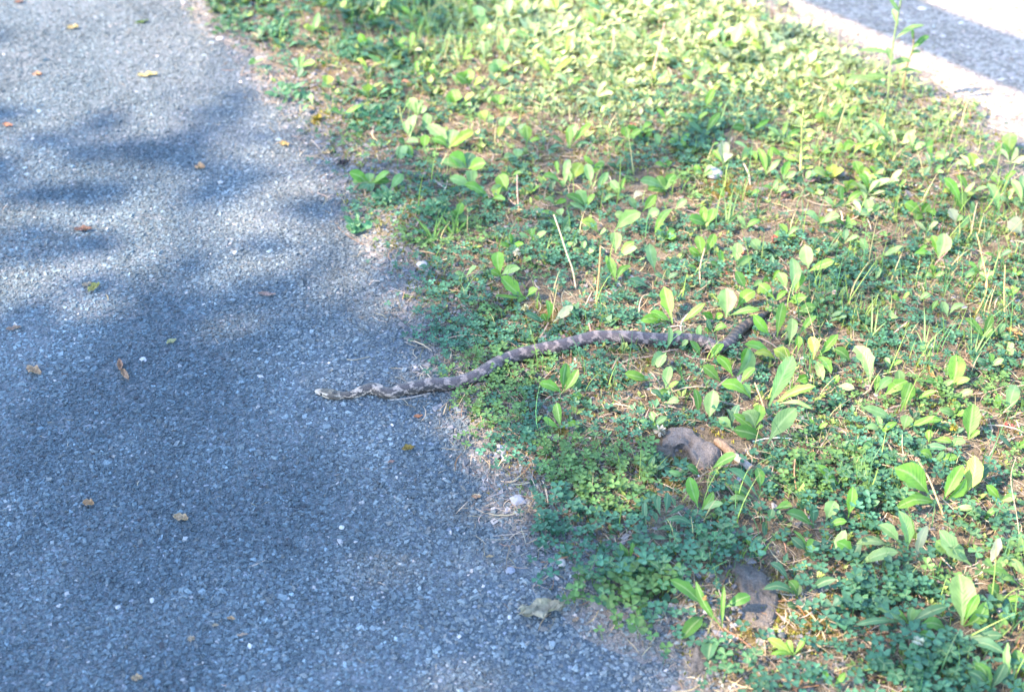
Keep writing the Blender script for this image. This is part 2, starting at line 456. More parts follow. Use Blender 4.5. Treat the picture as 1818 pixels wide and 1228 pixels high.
# ---------------------------------------------------------------- the shade tree by the path (out of the picture, it casts the dapples)
SHADE = [  # (cx, cy, rx, ry, weight): how much of the sun the crown takes away, on the ground
    (100, 1050, 900, 330, 1.15), (800, 1190, 260, 90, .8), (120, 700, 420, 220, .75), (250, 280, 420, 120, .72), (60, 420, 160, 60, .5),
    (620, 900, 260, 160, .5), (560, 560, 230, 170, .5), (650, 320, 120, 90, .35),
    (760, 20, 170, 40, .6), (560, 60, 160, 60, .3), (430, 150, 90, 40, .3),
    (900, 620, 200, 200, .25), (1080, 1010, 180, 130, .55), (1250, 960, 90, 60, .5), (1700, 1170, 150, 70, .75), (1200, 1150, 120, 70, .4),
    (1260, 250, 110, 45, .35), (900, 430, 120, 70, .3), (1500, 560, 120, 60, .08), (1480, 880, 90, 50, .3), (1340, 980, 60, 60, .4),
    # gaps that let the sun through to the path
    (320, 110, 230, 42, -1.1), (120, 165, 160, 38, -1.0), (330, 45, 170, 34, -.9), (60, 35, 120, 18, -.6), (60, 95, 110, 15, -.6), (90, 205, 110, 14, -.5),
    (470, 195, 90, 14, -.6), (250, 350, 150, 22, -.5), (380, 395, 190, 22, -.45), (70, 515, 110, 30, -.5), (200, 470, 130, 18, -.35),
    (420, 715, 50, 24, -.55), (448, 850, 26, 22, -.3), (820, 175, 260, 62, -.7), (600, 230, 90, 40, -.4), (30, 270, 70, 14, -.4),
    (660, 1010, 160, 50, -.12)]
def shade_at(x, y):
    u, v, _ = to_px(x, y)
    inside = (y > .5)
    f = np.clip(blobs(u, v, SHADE, .06), .0, .985)
    out = np.where((u < -60) | (v > 1300), .8, f)
    out = np.where((v < -40) & (u < 700), .2, out)
    return np.where(inside, out, .8)

def tree_leaf_tpl(k):
    r = np.random.default_rng(k); L, W = .11, .075
    V = np.array([[0, 0, 0], [.35 * L, -.5 * W, .01], [.35 * L, .5 * W, .01], [.7 * L, -.38 * W, -.004], [.7 * L, .38 * W, -.004], [L, 0, -.02], [.4 * L, 0, -.008]])
    V[:, 2] += r.normal(0, .004, 7)
    T = np.array([[0, 1, 6], [0, 6, 2], [1, 3, 6], [2, 6, 4], [3, 5, 6], [6, 5, 4]])
    return V, T
nl = 64000
px_ = rng.uniform(-3.5, 3.6, nl); py_ = rng.uniform(-.6, 6.2, nl)
sh = shade_at(px_, py_)
area = 7.1 * 6.8; leaf_a = .0042
want = -np.log(1 - np.clip(sh, 0, .985)) / leaf_a           # leaves per square metre of ground
keep = rng.uniform(0, 1, nl) < want / (nl / area)
px_, py_ = px_[keep], py_[keep]; nk = len(px_)
hh = rng.triangular(4.2, 5.2, 7.2, nk)
tt = hh / -LDIR[2]
pos = np.stack([px_ - LDIR[0] * tt, py_ - LDIR[1] * tt, hh], -1)
CROWN_POS = pos
s = rng.uniform(.75, 1.35, nk)
crown = scatter('crown', [tree_leaf_tpl(k) for k in range(4)], pos, rng.uniform(0, 6.28, nk), rng.normal(.2, .5, nk), rng.uniform(0, 6.28, nk),
                np.stack([s, s, s], -1), np.tile([[.055, .10, .03]], (nk, 1)), M['tree_leaf'])

def tube(path_pts, radii, sides=8, cap=True, wob=0.0, seed=0):
    P = np.asarray(path_pts, float); n_ = len(P); r_ = np.random.default_rng(seed)
    t = np.gradient(P, axis=0); t /= np.linalg.norm(t, axis=1)[:, None] + 1e-12
    up = np.array([0, 0, 1.0])
    V, T = [], []
    for i in range(n_):
        a = np.cross(t[i], up)
        if np.linalg.norm(a) < .05: a = np.cross(t[i], [1.0, 0, 0])
        a /= np.linalg.norm(a); b_ = np.cross(a, t[i])
        for k in range(sides):
            th = 2 * math.pi * k / sides; rr = radii[i] * (1 + wob * r_.normal())
            V.append(P[i] + rr * (math.cos(th) * a + math.sin(th) * b_))
    for i in range(n_ - 1):
        for k in range(sides):
            k2 = (k + 1) % sides; p, q, r0, s0 = i * sides + k, i * sides + k2, (i + 1) * sides + k2, (i + 1) * sides + k
            T += [[p, q, r0], [p, r0, s0]]
    if cap:
        for e, flip in ((0, True), (n_ - 1, False)):
            V.append(P[e]); c_ = len(V) - 1
            for k in range(sides):
                p, q = e * sides + k, e * sides + (k + 1) % sides
                T.append([c_, q, p] if flip else [c_, p, q])
    return np.array(V), np.array(T)

def smooth_path(pts, n_=24):
    P = np.asarray(pts, float); P = np.vstack([2 * P[0] - P[1], P, 2 * P[-1] - P[-2]]); out = []
    m_ = len(P) - 3
    for q in np.linspace(0, m_ - 1e-6, n_):
        i = int(q); f = q - i; a, b_, c_, d = P[i], P[i + 1], P[i + 2], P[i + 3]
        out.append(.5 * (2 * b_ + (c_ - a) * f + (2 * a - 5 * b_ + 4 * c_ - d) * f * f + (3 * b_ - a - 3 * c_ + d) * f ** 3))
    return np.array(out)

cx, cy = -6.9, -1.5
tr = empty('tree', (cx, cy, 0)); tag(tr, 'broad leafy tree beside the path that shades the asphalt', 'tree')
def rel(P): return np.asarray(P, float) - np.array([cx, cy, 0])
tp = smooth_path([(cx, cy, -.1), (cx + .05, cy, 1.5), (cx - .05, cy + .1, 3.2), (cx + .1, cy + .1, 5.2), (cx, cy + .1, 6.8)], 14)
V, T = tube(rel(tp), np.linspace(.24, .07, 14), 12, wob=.03)
obj('trunk', mesh_np('trunk', V, T, M['bark'], smooth=True), tr)
sel = CROWN_POS[::max(1, len(CROWN_POS) // 11)]
bv, bt, off = [], [], 0
for i, q in enumerate(sel):
    h0 = max(3.4, min(q[2] - .5, 6.4)); f = h0 / 6.8
    s0 = np.array([cx, cy + .1 * f, h0]); mid = (s0 + q) / 2 + np.array([0, 0, .18])
    V, T = tube(rel(smooth_path([s0, mid, q], 7)), np.linspace(.022, .004, 7), 5, seed=i)
    bv.append(V); bt.append(T + off); off += len(V)
lb = obj('limb', mesh_np('limb', np.vstack(bv), np.vstack(bt), M['bark'], smooth=True), tr)
crown.parent = tr; crown.location = (-cx, -cy, 0)

# unseen second tree, added so its bare bough casts the far gravel's dark band
b0, b1 = at(1535, 0)[:2], at(1818, 118)[:2]
bd = (b1 - b0) / np.linalg.norm(b1 - b0); bh = 2.5
shift = -LDIR[:2] * (bh / -LDIR[2])
s0 = b0 - bd * 4.2 + shift; e0 = b1 + bd * 2.2 + shift
tb = empty('tree', (s0[0], s0[1], 0)); tag(tb, 'unseen tree added so its long bare bough casts the gravel shadow band', 'tree')
bx0 = np.array([s0[0], s0[1], 0])
V, T = tube(smooth_path([(0, 0, -.1), (.02, .0, 1.4), (0, .02, 2.9), (-.05, .05, 4.6)], 12), np.linspace(.19, .09, 12), 12, wob=.03)
obj('trunk', mesh_np('trunk', V, T, M['bark'], smooth=True), tb)
bl = np.array([[s0[0], s0[1], bh - .25]] + [list(s0 * (1 - f) + e0 * f) + [bh + .02 * math.sin(9 * f)] for f in (.1, .3, .5, .7, .85, 1)]) - bx0
V, T = tube(smooth_path(bl, 20), np.linspace(.10, .09, 20), 12, wob=.02)
obj('bough', mesh_np('bough', V, T, M['bark'], smooth=True), tb)

# ---------------------------------------------------------------- loose chippings on the path and stones on its edge
def chip_tpl(k):
    r = np.random.default_rng(100 + k)
    base = np.array([[-1, -1, -.5], [1, -1, -.5], [1, 1, -.5], [-1, 1, -.5], [-.7, -.7, .55], [.7, -.7, .55], [.7, .7, .55], [-.7, .7, .55]], float)
    V = base * .5 + r.normal(0, .14, (8, 3))
    Q = [[4, 5, 6], [4, 6, 7], [0, 1, 5], [0, 5, 4], [1, 2, 6], [1, 6, 5], [2, 3, 7], [2, 7, 6], [3, 0, 4], [3, 4, 7]]
    return V, np.array(Q)
CH = [chip_tpl(k) for k in range(10)]
P = visible_sample(230000, xmax=1300)
P = P[(to_px(P[:, 0], P[:, 1])[1] > 260) | (rng.uniform(0, 1, len(P)) < .45)]
dp = d_path(P[:, 0], P[:, 1]) + (fbm(P[:, 0] * 9, P[:, 1] * 9, 3) - .5) * .12
worn = fbm(P[:, 0] * 3.2 + 3, P[:, 1] * 3.2, 17)                       # smoother, dustier places
pk = (1 - sstep(-.02, .14, dp)) * (.5 + .5 * (1 - sstep(.54, .68, worn)))
P = P[rng.uniform(0, 1, len(P)) < pk]; N = len(P)
sz = np.clip(rng.lognormal(math.log(.0036), .32, N), .0018, .009)
hue = rng.uniform(0, 1, N)[:, None]
tone = rng.lognormal(math.log(.091), .30, N)[:, None] * np.array([[.76, 1.02, 1.15]])
tone = np.where(hue > .90, tone * np.array([[1.25, 1.05, .95]]), tone)
wh = rng.uniform(0, 1, N) > .9935
tone[wh] = rng.uniform(.18, .34, (wh.sum(), 1)) * np.array([[1, .97, .95]])
tone = tone * (1 + sstep(-.40, .02, d_path(P[:, 0], P[:, 1]))[:, None] * np.array([[.34, .14, .02]]))
stain = fbm(P[:, 0] * 3.2 + 3, P[:, 1] * 3.2, 17) - .5; stain2 = fbm(P[:, 0] * 9, P[:, 1] * 7, 19) - .5
tone = tone * (1 + np.clip(stain * 1.1 + stain2 * .9, -.3, .5)[:, None] * np.array([[1.15, 1.0, .9]]))
tone = np.clip(tone, .03, .65)
zz = gz(P[:, 0], P[:, 1]) + sz * .12
scl = np.stack([sz * rng.uniform(.8, 1.7, N), sz * rng.uniform(.7, 1.1, N), sz * rng.uniform(.45, .85, N)], -1)
scatter('gravel', CH, np.column_stack([P, zz]), rng.uniform(0, 6.28, N), rng.normal(0, .22, N), rng.uniform(0, 6.28, N), scl, tone, M['chips'])
# stones and crumbs in the soil of the verge and on the far road
P = visible_sample(60000)
dp = d_path(P[:, 0], P[:, 1]); dr = d_road(P[:, 0], P[:, 1]); uu, vv, _ = to_px(P[:, 0], P[:, 1])
pk = .9 * (1 - sstep(.02, .30, dp)) * (dp > -.02) + .8 * (1 - sstep(-.1, .35, dr)) + .10
P = P[(rng.uniform(0, 1, len(P)) < pk) & (dp > -.03)]; N = len(P)
sz = np.clip(rng.lognormal(math.log(.0040), .45, N), .0018, .014)
tone = rng.lognormal(math.log(.115), .35, N)[:, None] * np.array([[1.04, .99, 1.0]]); tone = np.clip(tone * (1 + (1 - sstep(-.1, .25, d_road(P[:, 0], P[:, 1])))[:, None] * np.array([[1.5, 1.05, .7]])), .05, .6)
zz = gz(P[:, 0], P[:, 1]) + sz * .12
scl = np.stack([sz * rng.uniform(.8, 1.7, N), sz * rng.uniform(.7, 1.1, N), sz * rng.uniform(.45, .85, N)], -1)
scatter('stone_crumbs', CH, np.column_stack([P, zz]), rng.uniform(0, 6.28, N), rng.normal(0, .22, N), rng.uniform(0, 6.28, N), scl, tone, M['chips'])

# ---------------------------------------------------------------- where the broad-leaved weeds stand (leaf tips and bases)
TILES = {'A': (1518, 1025, 6.05), 'B': (1218, 1025, 6.05), 'C': (1518, 822, 6.05), 'D': (1218, 822, 6.05), 'E': (918, 822, 6.05), 'F': (1518, 619, 6.05), 'G': (1218, 619, 6.05),
         'H': (918, 619, 6.05), 'I': (1518, 416, 6.05), 'J': (1218, 416, 6.05), 'K': (918, 416, 6.05), 'M': (680, 350, 6.05), 'N': (1518, 213, 6.05), 'O': (1218, 213, 6.05),
         'Q': (918, 213, 6.05), 'S': (560, 150, 5.05), 'g': (0, 0, 1.0), 'U': (300, 0, 4.545), 'W': (660, 0, 4.545), 'X': (1040, 0, 4.545)}
DATA = [
 ('A', 1090, 600, [(1130, -90, 262, 'P', 1150, 510), (1335, 160, 105, 'L', 1160, 510), (1410, 255, 150, 'G', 1165, 520), (725, 460, 135, 'G', 1010, 570), (690, 585, 120, 'G', 880, 690), (1590, 620, 120, 'T', 1110, 650)]),
 ('A', 575, 495, [(1000, 295, 115, 'T'), (745, 325, 115, 'P'), (620, 305, 105, 'P'), (395, 310, 60, 'L'), (235, 325, 95, 'P'), (0, 465, 75, 'T')]),
 ('A', 1120, 705, [(1610, 795, 125, 'T'), (1010, 585, 80, 'T')]),
 ('A', 1450, 1225, [(1290, 885, 135, 'G'), (1455, 865, 80, 'T'), (1620, 900, 140, 'T'), (1225, 985, 110, 'T')]),
 ('A', 1690, 1165, [(1640, 690, 75, 'P'), (1740, 900, 30, 'P')]),
 ('A', 1830, 1010, [(1715, 755, 125, 'G')]),
 ('A', 1640, 1235, [(1818, 1130, 150, 'P')]),
 ('A', 1560, 225, [(1430, 65, 150, 'G'), (1815, 225, 85, 'L', 1540, 290)]),
 ('g', 1282, 1114, [(1189, 1025, 23, 'G', 1254, 1083), (1235, 1029, 14, 'G'), (1333, 1052, 23, 'G', 1287, 1078), (1210, 1129, 25, 'G', 1250, 1092), (1257, 1169, 31, 'T', 1268, 1131), (1286, 1037, 8, 'L')]),
 ('g', 1410, 1162, [(1363, 1130, 18, 'Y'), (1398, 1134, 14, 'L'), (1430, 1131, 13, 'L'), (1368, 1158, 9, 'L')]),
 ('B', 1590, 1170, [(1465, 995, 85, 'L'), (1712, 1010, 65, 'L'), (1285, 995, 55, 'T', 1470, 985)]),
 ('B', 1200, 195, [(825, 95, 95, 'T'), (905, -190, 100, 'T', 1110, 50), (1105, 20, 125, 'G'), (1215, 65, 60, 'D'), (1625, 0, 95, 'T', 1300, 170), (1090, 300, 100, 'D', 1190, 300)]),
 ('C', 880, 440, [(430, 15, 250, 'L', 800, 350), (445, 400, 125, 'L'), (590, 300, 90, 'L', 800, 400), (1165, 5, 135, 'L', 945, 400), (1195, 160, 125, 'L', 960, 405), (1265, 490, 95, 'P', 1050, 480)]),
 ('g', 1711, 878, [(1731, 806, 31, 'Y'), (1762, 818, 20, 'T')]),
 ('C', 600, 1060, [(470, 505, 175, 'P', 560, 950), (260, 650, 140, 'P', 500, 900), (15, 835, 125, 'P', 400, 900), (470, 955, 150, 'P', 30, 1090), (780, 640, 115, 'W', 650, 1050)]),
 ('C', 1345, 1215, [(900, 715, 190, 'P', 1255, 1100), (870, 830, 165, 'P', 1010, 1010), (1560, 800, 105, 'W', 1405, 1150)]),
 ('g', 1810, 1040, [(1750, 1012, 23, 'L'), (1795, 990, 15, 'P', 1822, 1026), (1789, 990, 16, 'P', 1765, 1010)]),
 ('g', 1234, 901, [(1223, 845, 21, 'L'), (1267, 871, 14, 'L', 1241, 907), (1285, 889, 14, 'P', 1243, 906)]),
 ('g', 1243, 844, [(1219, 826, 18, 'G'), (1187, 835, 11, 'P', 1217, 847)]),
 ('g', 1255, 842, [(1308, 808, 23, 'G', 1262, 834), (1276, 838, 9, 'L')]),
 ('D', 840, 565, [(445, 55, 155, 'T', 800, 420), (770, 10, 108, 'G', 795, 320), (485, 220, 95, 'T', 720, 370), (465, 380, 75, 'P', 690, 430), (515, 300, 48, 'L', 660, 390), (1145, 460, 145, 'G', 930, 500), (930, 480, 95, 'T', 890, 620), (840, 775, 95, 'T', 880, 640)]),
 ('D', 1380, 690, [(1075, 530, 155, 'G'), (1370, 445, 125, 'T'), (1605, 385, 155, 'P', 1500, 620), (1735, 600, 95, 'L', 1500, 695)]),
 ('D', 1740, 605, [(1790, 245, 112, 'L')]),
 ('D', 1640, 245, [(1415, 0, 105, 'L'), (1470, 180, 40, 'L')]),
 ('D', 1690, 255, [(1692, 65, 75, 'L')]),
 ('D', 1550, 960, [(1715, 705, 120, 'P')]),
 ('D', 1815, 1000, [(1615, 830, 125, 'L'), (1790, 1070, 100, 'G')]),
 ('D', 1300, 950, [(1130, 790, 95, 'T'), (1395, 815, 150, 'G'), (1350, 1000, 130, 'T'), (1150, 720, 40, 'G')]),
 ('D', 690, 910, [(825, 780, 65, 'T'), (650, 790, 50, 'G')]),
 ('E', 1370, 825, [(1375, 380, 62, 'T', 1395, 700), (1520, 320, 92, 'T', 1540, 560), (1620, 300, 95, 'T', 1600, 540), (1800, 440, 62, 'T', 1600, 570), (1885, 620, 70, 'T', 1530, 640), (1700, 690, 55, 'T', 1480, 720), (1440, 520, 60, 'T', 1500, 640), (1600, 800, 60, 'T', 1420, 800)]),
 ('E', 1190, 1075, [(1050, 865, 95, 'T'), (1105, 840, 52, 'G'), (1245, 825, 55, 'G'), (1160, 900, 62, 'G'), (1395, 1045, 65, 'G'), (1020, 930, 85, 'T')]),
 ('E', 1650, 960, [(1425, 915, 62, 'P'), (1720, 900, 70, 'G')]),
 ('g', 1543, 683, [(1518, 611, 29, 'P')]),
 ('F', 205, 485, [(405, 295, 105, 'P'), (245, 275, 75, 'L')]),
 ('F', 300, 515, [(565, 320, 125, 'L'), (470, 220, 115, 'P', 480, 420)]),
 ('F', 490, 675, [(605, 345, 165, 'L')]),
 ('F', 655, 550, [(870, 455, 75, 'L')]),
 ('F', 1040, 425, [(1090, 45, 175, 'L'), (1240, 315, 75, 'L')]),
 ('F', 1085, 535, [(1275, 435, 85, 'P')]),
 ('F', 1225, 965, [(1270, 590, 180, 'G'), (1345, 870, 62, 'L')]),
 ('F', 1635, 695, [(1745, 335, 145, 'P'), (1530, 480, 70, 'L', 1565, 660)]),
 ('F', 560, 845, [(935, 760, 115, 'L'), (860, 710, 60, 'L')]),
 ('F', 530, 870, [(575, 705, 135, 'P'), (85, 625, 105, 'P', 440, 780), (600, 1040, 90, 'T', 500, 900)]),
 ('F', 690, 1080, [(990, 1075, 85, 'T'), (725, 950, 90, 'T'), (1040, 1010, 115, 'L', 820, 980), (805, 860, 75, 'L', 790, 1000)]),
 ('F', 1020, 1055, [(1195, 985, 85, 'P'), (1165, 940, 45, 'P')]),
 ('F', 850, 1210, [(675, 1100, 105, 'L'), (1110, 1130, 105, 'L'), (960, 1090, 60, 'P')]),
 ('G', 885, 605, [(1155, 60, 205, 'P')]),
 ('G', 700, 535, [(380, 340, 145, 'L'), (600, 380, 105, 'P', 695, 520)]),
 ('G', 375, 365, [(178, 165, 135, 'L')]),
 ('G', 500, 300, [(330, 70, 112, 'L')]),
 ('G', 560, 300, [(690, 0, 145, 'P'), (745, 195, 112, 'L', 580, 375)]),
 ('G', 240, 760, [(300, 440, 165, 'P')]),
 ('G', 130, 715, [(90, 425, 85, 'G')]),
 ('G', 480, 855, [(570, 580, 95, 'T'), (350, 725, 105, 'P'), (440, 620, 60, 'T')]),
 ('G', 740, 870, [(795, 585, 132, 'L'), (610, 655, 170, 'P'), (505, 690, 105, 'L'), (835, 830, 70, 'L')]),
 ('G', 870, 1010, [(1190, 625, 195, 'P'), (500, 870, 145, 'G', 840, 970)]),
 ('G', 930, 605, [(1395, 400, 110, 'L'), (1370, 610, 50, 'P')]),
 ('g', 1385, 606, [(1337, 557, 18, 'L', 1371, 601), (1391, 535, 21, 'L', 1379, 599), (1407, 557, 18, 'P', 1400, 615)]),
 ('g', 1386, 641, [(1322, 606, 20, 'L', 1371, 630), (1338, 626, 13, 'Y', 1379, 641), (1374, 614, 24, 'Y', 1407, 645), (1329, 617, 19, 'L', 1315, 652), (1418, 596, 13, 'L', 1417, 622)]),
 ('g', 1441, 638, [(1449, 557, 15, 'L', 1418, 595), (1440, 595, 20, 'Y'), (1488, 592, 15, 'L', 1450, 637), (1475, 663, 18, 'L', 1447, 633), (1462, 672, 16, 'P', 1447, 640), (1425, 632, 14, 'P')]),
 ('G', 1180, 360, [(1320, 300, 112, 'G')]),
 ('G', 1780, 145, [(1590, -10, 115, 'G')]),
 ('G', 1600, 400, [(1500, 330, 80, 'P'), (1810, 430, 90, 'P'), (1640, 280, 70, 'L')]),
 ('H', 490, 475, [(530, 140, 135, 'G'), (660, 200, 95, 'L'), (235, 345, 105, 'L'), (675, 310, 120, 'T', 580, 430), (700, 495, 95, 'L', 560, 545)]),
 ('H', 455, 845, [(425, 580, 125, 'G'), (275, 735, 92, 'L'), (650, 785, 62, 'L')]),
 ('H', 1425, 340, [(1155, 260, 115, 'L')]),
 ('H', 1590, 435, [(1645, 170, 105, 'P'), (1510, 195, 125, 'P', 1600, 40), (1490, 495, 75, 'L', 1650, 450), (1740, 350, 60, 'L')]),
 ('g', 1183, 624, [(1188, 575, 9, 'P'), (1211, 588, 13, 'P', 1189, 600), (1157, 647, 17, 'P', 1180, 626)]),
 ('g', 1207, 617, [(1222, 603, 11, 'P')]),
 ('g', 1246, 634, [(1243, 576, 10, 'P', 1243, 607), (1225, 604, 20, 'L'), (1285, 605, 14, 'L', 1258, 641)]),
 ('g', 1194, 573, [(1179, 508, 23, 'L'), (1154, 552, 17, 'L'), (1137, 565, 18, 'L', 1185, 575), (1252, 538, 15, 'L', 1211, 572)]),
 ('K', 1070, 515, [(955, 225, 95, 'L'), (1225, 325, 75, 'L'), (1290, 540, 48, 'B', 1130, 540)]),
 ('K', 1060, 205, [(1055, -40, 140, 'P'), (1265, 75, 85, 'L', 1100, 220), (1290, 145, 95, 'P', 1100, 250)]),
 ('K', 1480, 415, [(1425, 75, 150, 'P')]),
 ('K', 1445, 585, [(1205, 460, 105, 'T')]),
 ('K', 325, 945, [(320, 680, 95, 'L'), (270, 850, 85, 'G'), (605, 765, 95, 'W', 385, 945), (80, 845, 75, 'T', 280, 965)]),
 ('M', 1265, 850, [(1240, 550, 135, 'L'), (1475, 745, 95, 'P'), (1155, 785, 80, 'L')]),
 ('M', 1535, 1085, [(1265, 850, 165, 'L'), (1660, 985, 95, 'L'), (1200, 1050, 65, 'L'), (1440, 1110, 60, 'G')]),
 ('M', 895, 845, [(1005, 720, 92, 'P'), (770, 795, 62, 'P'), (790, 880, 60, 'P')]),
 ('I', 885, 250, [(960, -30, 160, 'P'), (825, 10, 115, 'L'), (640, 190, 70, 'L')]),
 ('I', 220, 250, [(515, 125, 92, 'P'), (60, 40, 80, 'P', 140, 230)]),
 ('I', 1340, 420, [(1400, 230, 80, 'P'), (1220, 290, 60, 'L'), (1180, 430, 80, 'P')]),
 ('I', 1380, 1150, [(1180, 880, 90, 'G'), (1480, 850, 90, 'G'), (1480, 1010, 80, 'G'), (1250, 1080, 70, 'T')]),
 ('I', 1010, 880, [(930, 720, 90, 'P'), (820, 640, 70, 'P', 690, 700), (1180, 740, 90, 'P')]),
 ('J', 1130, 660, [(1140, 245, 135, 'P'), (1000, 380, 125, 'P', 1080, 605), (1245, 385, 115, 'L', 1170, 630), (1305, 650, 105, 'L', 1105, 725), (1230, 740, 70, 'G')]),
 ('J', 1300, 375, [(1280, 110, 145, 'P')]),
 ('J', 1320, 400, [(1595, 285, 105, 'L')]),
 ('J', 960, 725, [(785, 520, 125, 'L'), (1085, 600, 62, 'L')]),
 ('J', 650, 610, [(535, 395, 115, 'G')]),
 ('J', 725, 590, [(820, 480, 62, 'P')]),
 ('J', 430, 890, [(745, 590, 135, 'L', 545, 795), (430, 580, 195, 'P'), (350, 670, 95, 'L')]),
 ('J', 465, 885, [(800, 795, 85, 'G')]),
 ('J', 160, 245, [(130, 0, 115, 'L'), (310, -10, 95, 'L', 205, 215), (30, 140, 80, 'L')]),
 ('J', 380, 350, [(370, 165, 85, 'L'), (260, 300, 70, 'G')]),
 ('J', 540, 370, [(710, 215, 95, 'P')]),
 ('J', 1215, 845, [(1395, 785, 112, 'G')]),
 ('J', 300, 920, [(170, 850, 80, 'L'), (400, 860, 70, 'L')]),
 ('J', 130, 1130, [(130, 1000, 60, 'P'), (20, 1060, 60, 'L')]),
 ('J', 560, 330, [(560, 60, 110, 'P')]),
 ('J', 800, 170, [(700, 60, 130, 'P'), (860, 100, 120, 'T')]),
 ('Q', 560, 305, [(640, 40, 115, 'P'), (555, 50, 75, 'L'), (800, 10, 65, 'L'), (375, 180, 85, 'G', 520, 265), (800, 265, 75, 'T'), (360, 290, 70, 'T')]),
 ('Q', 500, 725, [(275, 575, 105, 'L'), (550, 400, 90, 'P'), (480, 640, 50, 'P')]),
 ('Q', 600, 650, [(695, 465, 140, 'Y'), (540, 560, 90, 'P', 570, 680)]),
 ('Q', 795, 690, [(745, 470, 100, 'P'), (935, 455, 75, 'L', 815, 590), (980, 560, 80, 'P', 850, 760)]),
 ('Q', 745, 950, [(525, 795, 95, 'G'), (640, 720, 125, 'P'), (835, 785, 65, 'L'), (560, 880, 80, 'P')]),
 ('Q', 1110, 825, [(1005, 650, 95, 'P'), (1160, 600, 40, 'L'), (930, 840, 50, 'P')]),
 ('Q', 1280, 975, [(1200, 840, 95, 'P'), (1495, 805, 95, 'L', 1350, 985), (1360, 780, 110, 'W', 1240, 860)]),
 ('Q', 1060, 1205, [(1330, 980, 150, 'P'), (1050, 1010, 85, 'P', 1180, 1050)]),
 ('Q', 880, 1225, [(685, 1070, 145, 'Y'), (960, 1180, 80, 'P')]),
 ('Q', 1395, 1050, [(1530, 970, 115, 'P')]),
 ('Q', 1700, 970, [(1825, 855, 90, 'P'), (1480, 1220, 90, 'L')]),
 ('Q', 470, 1060, [(450, 940, 85, 'P'), (250, 990, 80, 'L')]),
 ('Q', 1600, 770, [(1500, 590, 120, 'G'), (1320, 640, 110, 'P'), (1700, 560, 110, 'G'), (1400, 740, 100, 'G')]),
 ('Q', 1620, 520, [(1480, 460, 80, 'L'), (1650, 430, 50, 'L'), (1580, 380, 40, 'P')]),
 ('Q', 1530, 300, [(1490, 130, 80, 'P'), (1150, 300, 60, 'P', 1260, 240)]),
 ('Q', 1180, 220, [(1150, 70, 100, 'L'), (1340, 110, 90, 'L'), (1010, 230, 80, 'T')]),
 ('Q', 120, 250, [(90, 40, 110, 'Y'), (20, 90, 80, 'P'), (250, 200, 60, 'L')]),
 ('O', 395, 475, [(430, 230, 125, 'W'), (510, 345, 105, 'W'), (290, 310, 60, 'L')]),
 ('O', 850, 595, [(775, 290, 75, 'L'), (915, 280, 65, 'L'), (1010, 415, 60, 'P')]),
 ('O', 1560, 625, [(1365, 535, 130, 'Y'), (1565, 460, 125, 'Y'), (1700, 530, 120, 'Y'), (1500, 600, 90, 'L')]),
 ('O', 1740, 780, [(1690, 650, 110, 'Y'), (1830, 640, 100, 'Y'), (1620, 720, 80, 'L')]),
 ('O', 1050, 640, [(1050, 490, 90, 'P'), (1110, 440, 80, 'L'), (960, 600, 80, 'P'), (1180, 560, 70, 'P')]),
 ('O', 1700, 340, [(1610, 270, 110, 'Y'), (1800, 230, 90, 'L')]),
 ('O', 700, 330, [(520, 240, 90, 'P'), (600, 400, 90, 'P'), (760, 420, 70, 'L'), (680, 300, 60, 'P')]),
 ('O', 220, 1130, [(300, 930, 110, 'L'), (30, 1050, 140, 'G'), (190, 920, 90, 'L')]),
 ('O', 1440, 1110, [(1290, 990, 130, 'P'), (1660, 1010, 130, 'P'), (1500, 1060, 100, 'L')]),
 ('O', 1060, 400, [(1030, 340, 80, 'P'), (1170, 430, 60, 'L'), (900, 290, 60, 'L')]),
 ('O', 1300, 640, [(1180, 660, 80, 'T'), (1420, 560, 90, 'T'), (1330, 540, 60, 'P')]),
 ('N', 405, 310, [(125, -15, 110, 'P'), (260, 60, 60, 'P')]),
 ('N', 1650, 430, [(1680, 100, 150, 'Y'), (1590, 240, 90, 'L'), (1760, 300, 60, 'L')]),
 ('N', 1290, 545, [(1230, 345, 125, 'Y'), (1420, 450, 70, 'G', 1570, 510)]),
 ('N', 1140, 970, [(1130, 770, 135, 'G'), (960, 600, 110, 'L')]),
 ('N', 1080, 1110, [(1010, 950, 115, 'W'), (1150, 1010, 60, 'P')]),
 ('N', 1555, 1010, [(1430, 650, 135, 'P')]),
 ('N', 1800, 1235, [(1640, 1080, 190, 'W')]),
 ('N', 60, 620, [(120, 500, 130, 'Y'), (230, 680, 120, 'Y'), (0, 440, 110, 'L'), (30, 650, 100, 'Y')]),
 ('N', 850, 460, [(980, 350, 110, 'P'), (780, 440, 90, 'P'), (830, 200, 80, 'L')]),
 ('N', 620, 330, [(600, 150, 90, 'P'), (760, 250, 80, 'P'), (680, 190, 60, 'T')]),
 ('N', 720, 1000, [(540, 880, 130, 'L'), (640, 1060, 120, 'L'), (800, 900, 120, 'G'), (860, 1010, 90, 'L')]),
 ('N', 180, 1000, [(130, 850, 120, 'P'), (60, 1020, 100, 'P'), (260, 900, 70, 'P')]),
 ('N', 1300, 1060, [(1130, 1150, 80, 'P'), (1260, 850, 60, 'P')]),
 ('N', 1780, 900, [(1680, 640, 90, 'P'), (1818, 560, 120, 'P'), (1700, 900, 120, 'P')]),
 ('S', 1190, 565, [(1005, 365, 135, 'P'), (1235, 395, 110, 'P'), (1345, 470, 105, 'L'), (1415, 405, 95, 'Y'), (1045, 480, 85, 'G')]),
 ('S', 1370, 755, [(1195, 635, 155, 'L'), (1405, 610, 115, 'T'), (1530, 690, 120, 'L'), (1130, 700, 110, 'P')]),
 ('S', 1400, 905, [(1390, 740, 120, 'P'), (1200, 840, 90, 'P')]),
